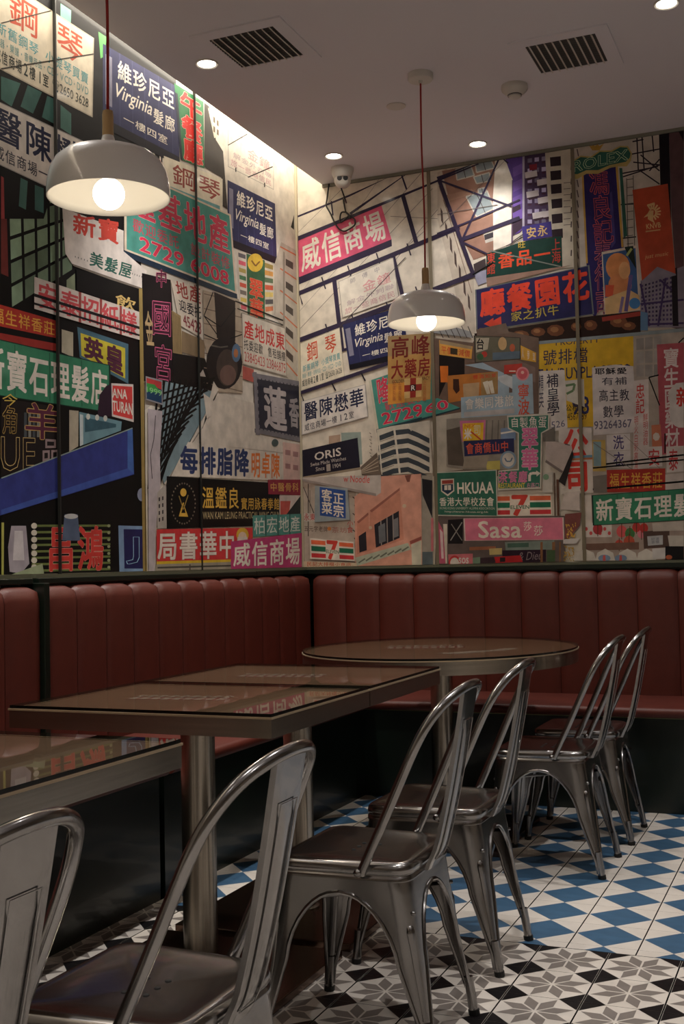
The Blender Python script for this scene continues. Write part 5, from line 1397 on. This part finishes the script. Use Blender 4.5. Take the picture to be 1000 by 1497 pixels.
S([(244, 1156), (852, 1150), (856, 1286), (250, 1292)], (206, 116, 138), border=(206, 188, 180), bw=0.012); LT('Sasa', 0.15, 0.58, 0.14, 0.88, (226, 214, 200), 0.0, 0, (226, 214, 200), 0.02); T('莎', 0.60, 0.69, 0.16, 0.60, (222, 206, 196)); T('莎', 0.70, 0.80, 0.34, 0.82, (222, 206, 196))
part('printed_lamp'); P([(742, 690), (770, 680), (900, 715), (905, 740), (850, 870), (745, 800)], (184, 170, 162)); P([(905, 740), (912, 770), (860, 960), (820, 930), (850, 870)], (40, 34, 34)); ln(860, 705, 890, 712, 6, (80, 70, 70)); P([(745, 800), (850, 870), (840, 880), (740, 815)], (120, 108, 104)); ln(815, 920, 820, 1140, 14, (90, 60, 46)); ln(795, 880, 800, 1140, 8, (90, 70, 56))
P([(720, 640), (800, 600), (800, 690), (730, 690)], (110, 104, 96)); P([(725, 880), (785, 876), (785, 1000), (725, 1000)], (186, 180, 170)); cir(745, 905, 18, (120, 150, 120))
P([(860, 1000), (950, 990), (950, 1110), (830, 1100)], (196, 184, 176)); P([(860, 1130), (960, 1120), (950, 1200), (880, 1280), (860, 1280)], (120, 70, 66)); 
for k in range(40):
    rnd = random.Random(k); x = 862 + rnd.random() * 60; y = 1180 + rnd.random() * 100; P([(x, y), (x + 8, y + 2), (x + 5, y + 14)], (206, 160, 70))
for k in range(40):
    rnd = random.Random(100 + k); x = 850 + rnd.random() * 60; y = 1310 + rnd.random() * 110; P([(x, y), (x + 8, y + 2), (x + 5, y + 14)], (176, 140, 60))
P([(850, 1285), (950, 1275), (930, 1310), (850, 1310)], (200, 194, 190))
# --- lower left of the back wall
R(420, 520, .24)
part('printed_facade'); P([(330, 470), (450, 465), (460, 660), (340, 700)], (150, 164, 156)); P([(255, 490), (325, 480), (325, 540), (255, 550)], (176, 150, 130))
part('printed_facade'); P([(548, 452), (640, 430), (870, 395), (890, 715), (580, 728)], (196, 188, 172)); 
for k in range(5):
    y = 470 + k * 58
    P([(560, y + 20), (650, y - 14), (740, y - 24), (800, y), (870, y + 34), (870, y + 66), (800, y + 30), (740, y + 6), (650, y + 18), (560, y + 52)], (60, 66, 72))
    ln(560, y + 58, 655, y + 24, 6, (150, 142, 128))
ln(655, 440, 690, 720, 12, (206, 198, 182)); ln(560, 470, 580, 725, 8, (206, 198, 182)); ln(740, 420, 760, 460, 5, (206, 198, 182))
part('printed_facade'); P([(450, 680), (550, 590), (580, 728), (460, 728)], (110, 96, 84)); 
for k in range(4): ln(455, 700 - k * 4 + k * 10, 560, 620 + k * 26, 5, (176, 160, 140))
for k in range(8): ln(505 + (k % 2) * 6, 470 + k * 20, 515 + (k % 2) * 6, 478 + k * 20, 5, (140, 130, 120))
S([(60, 578), (430, 500), (446, 680), (64, 740)], (34, 32, 46)); LT('ORIS', 0.22, 0.69, 0.20, 0.48, (216, 206, 196), 0.02); LT('Swiss Made Watches', 0.14, 0.77, 0.54, 0.67, (196, 188, 180)); LT('Since      1904', 0.23, 0.67, 0.73, 0.88, (196, 188, 180)); rect(0.42, 0.49, 0.70, 0.95, (170, 160, 150)); P([(85, 738), (446, 680), (450, 694), (90, 752)], (150, 136, 116))
part('printed_facade'); P([(60, 760), (420, 800), (420, 1310), (60, 1310)], (186, 172, 158)); pl([(130, 780), (130, 1100)], 6, (90, 80, 76)); pl([(100, 800), (180, 1000)], 6, (80, 70, 70)); ln(140, 820, 140, 960, 4, (120, 110, 100))
for k in range(6): ln(400 + (k % 2) * 10, 860 + k * 50, 425, 880 + k * 50, 6, (80, 70, 70))
P([(95, 960), (170, 960), (170, 1010), (95, 1010)], (196, 186, 176)); quad([(92, 960), (175, 960), (175, 1005), (92, 1005)]); T('永東', 0, 1, 0, 1, (190, 80, 80)); quad([(90, 1035), (250, 1040), (250, 1075), (90, 1070)]); T('五元字老牌', 0, 1, 0, 1, (110, 90, 84)); cir(258, 1054, 12, (206, 130, 70)); quad([(270, 1040), (380, 1050), (380, 1080), (270, 1080)]); T('茶坊', 0, 0.9, 0, 1, (170, 120, 110))
quad([(365, 1000), (405, 1000), (405, 1080), (365, 1080)]); T('小食', 0, 1, 0, 1, (190, 90, 84), vert=True)
part('printed_facade'); P([(415, 860), (575, 735), (820, 720), (826, 1285), (420, 1285)], (206, 150, 130)); P([(510, 940), (690, 805), (715, 1120), (500, 1190)], (196, 134, 112)); P([(508, 945), (690, 805), (690, 820), (520, 955)], (150, 96, 84)); P([(430, 1010), (500, 960), (505, 1190), (430, 1210)], (196, 134, 112)); P([(430, 1012), (498, 955), (500, 970), (440, 1022)], (150, 96, 84))
P([(535, 1030), (685, 945), (690, 1110), (545, 1170)], (44, 42, 48)); P([(440, 1100), (485, 1070), (490, 1185), (445, 1200)], (44, 42, 48))
for x in (575, 612, 648): ln(x, 1005 - (x - 575) * 0.55, x + 4, 1155 - (x - 575) * 0.42, 6, (150, 140, 134))
P([(560, 1040), (600, 1018), (605, 1130), (565, 1145)], (110, 112, 116)); P([(650, 1000), (680, 985), (684, 1098), (655, 1110)], (120, 118, 120))
P([(420, 1230), (740, 1140), (760, 1180), (430, 1285)], (176, 180, 160)); 
for k in range(7): ln(440 + k * 44, 1262 - k * 12, 480 + k * 44, 1236 - k * 12, 9, (110, 112, 100))
P([(750, 1130), (822, 1100), (822, 1120), (755, 1150)], (150, 84, 76)); P([(760, 1150), (822, 1125), (822, 1280), (765, 1280)], (196, 190, 170)); P([(720, 730), (760, 725), (750, 770), (735, 770)], (120, 76, 66)); cir(718, 916, 12, (200, 176, 150)); cir(512, 1048, 10, (200, 176, 150)); P([(824, 730), (890, 730), (895, 1290), (826, 1290)], (150, 142, 130)); P([(826, 750), (888, 760), (888, 990), (830, 850)], (36, 34, 38)); P([(828, 1195), (890, 1195), (892, 1280), (828, 1280)], (90, 100, 104)); P([(880, 990), (895, 990), (895, 1190), (880, 1190)], (190, 110, 116))
P([(60, 745), (575, 728), (576, 835), (546, 856), (90, 762)], (186, 176, 168)); quad([(330, 728), (520, 728), (515, 778), (330, 770)]); LT('w Noodle', 0.1, 0.95, 0.05, 0.98, (196, 84, 76), 0.01); P([(90, 752), (546, 840), (546, 856), (90, 764)], (150, 140, 134))
S([(175, 792), (372, 808), (388, 1000), (172, 1014)], (150, 158, 160)); quad([(203, 800), (360, 822), (362, 992), (205, 974)]); rect(0, 1, 0, 1, (52, 82, 146)); T('客正', 0.05, 0.95, 0.08, 0.5, (222, 212, 196), 0.035, jit=0.03); T('菜宗', 0.05, 0.95, 0.52, 0.95, (222, 212, 196), 0.035, jit=0.03)
seven([(140, 1108), (415, 1132), (420, 1252), (143, 1238)])
S([(80, 1252), (430, 1262), (430, 1300), (80, 1300)], (206, 184, 156)); T('民記大排檔小食店', 0.05, 0.9, 0.05, 0.9, (190, 80, 56))
flush()
for x in (-1.979, -1.188, -0.397):
    obj('panel_seam', box(bmesh.new(), x - 0.009, x + 0.009, WY - 0.0135, WY - 0.002, MZ0 - 0.002, CEIL - 0.02), MU.root, [mat('seam_metal', (128, 118, 98), 0.4, 0.3)])
bpy.data.objects.remove(_to)
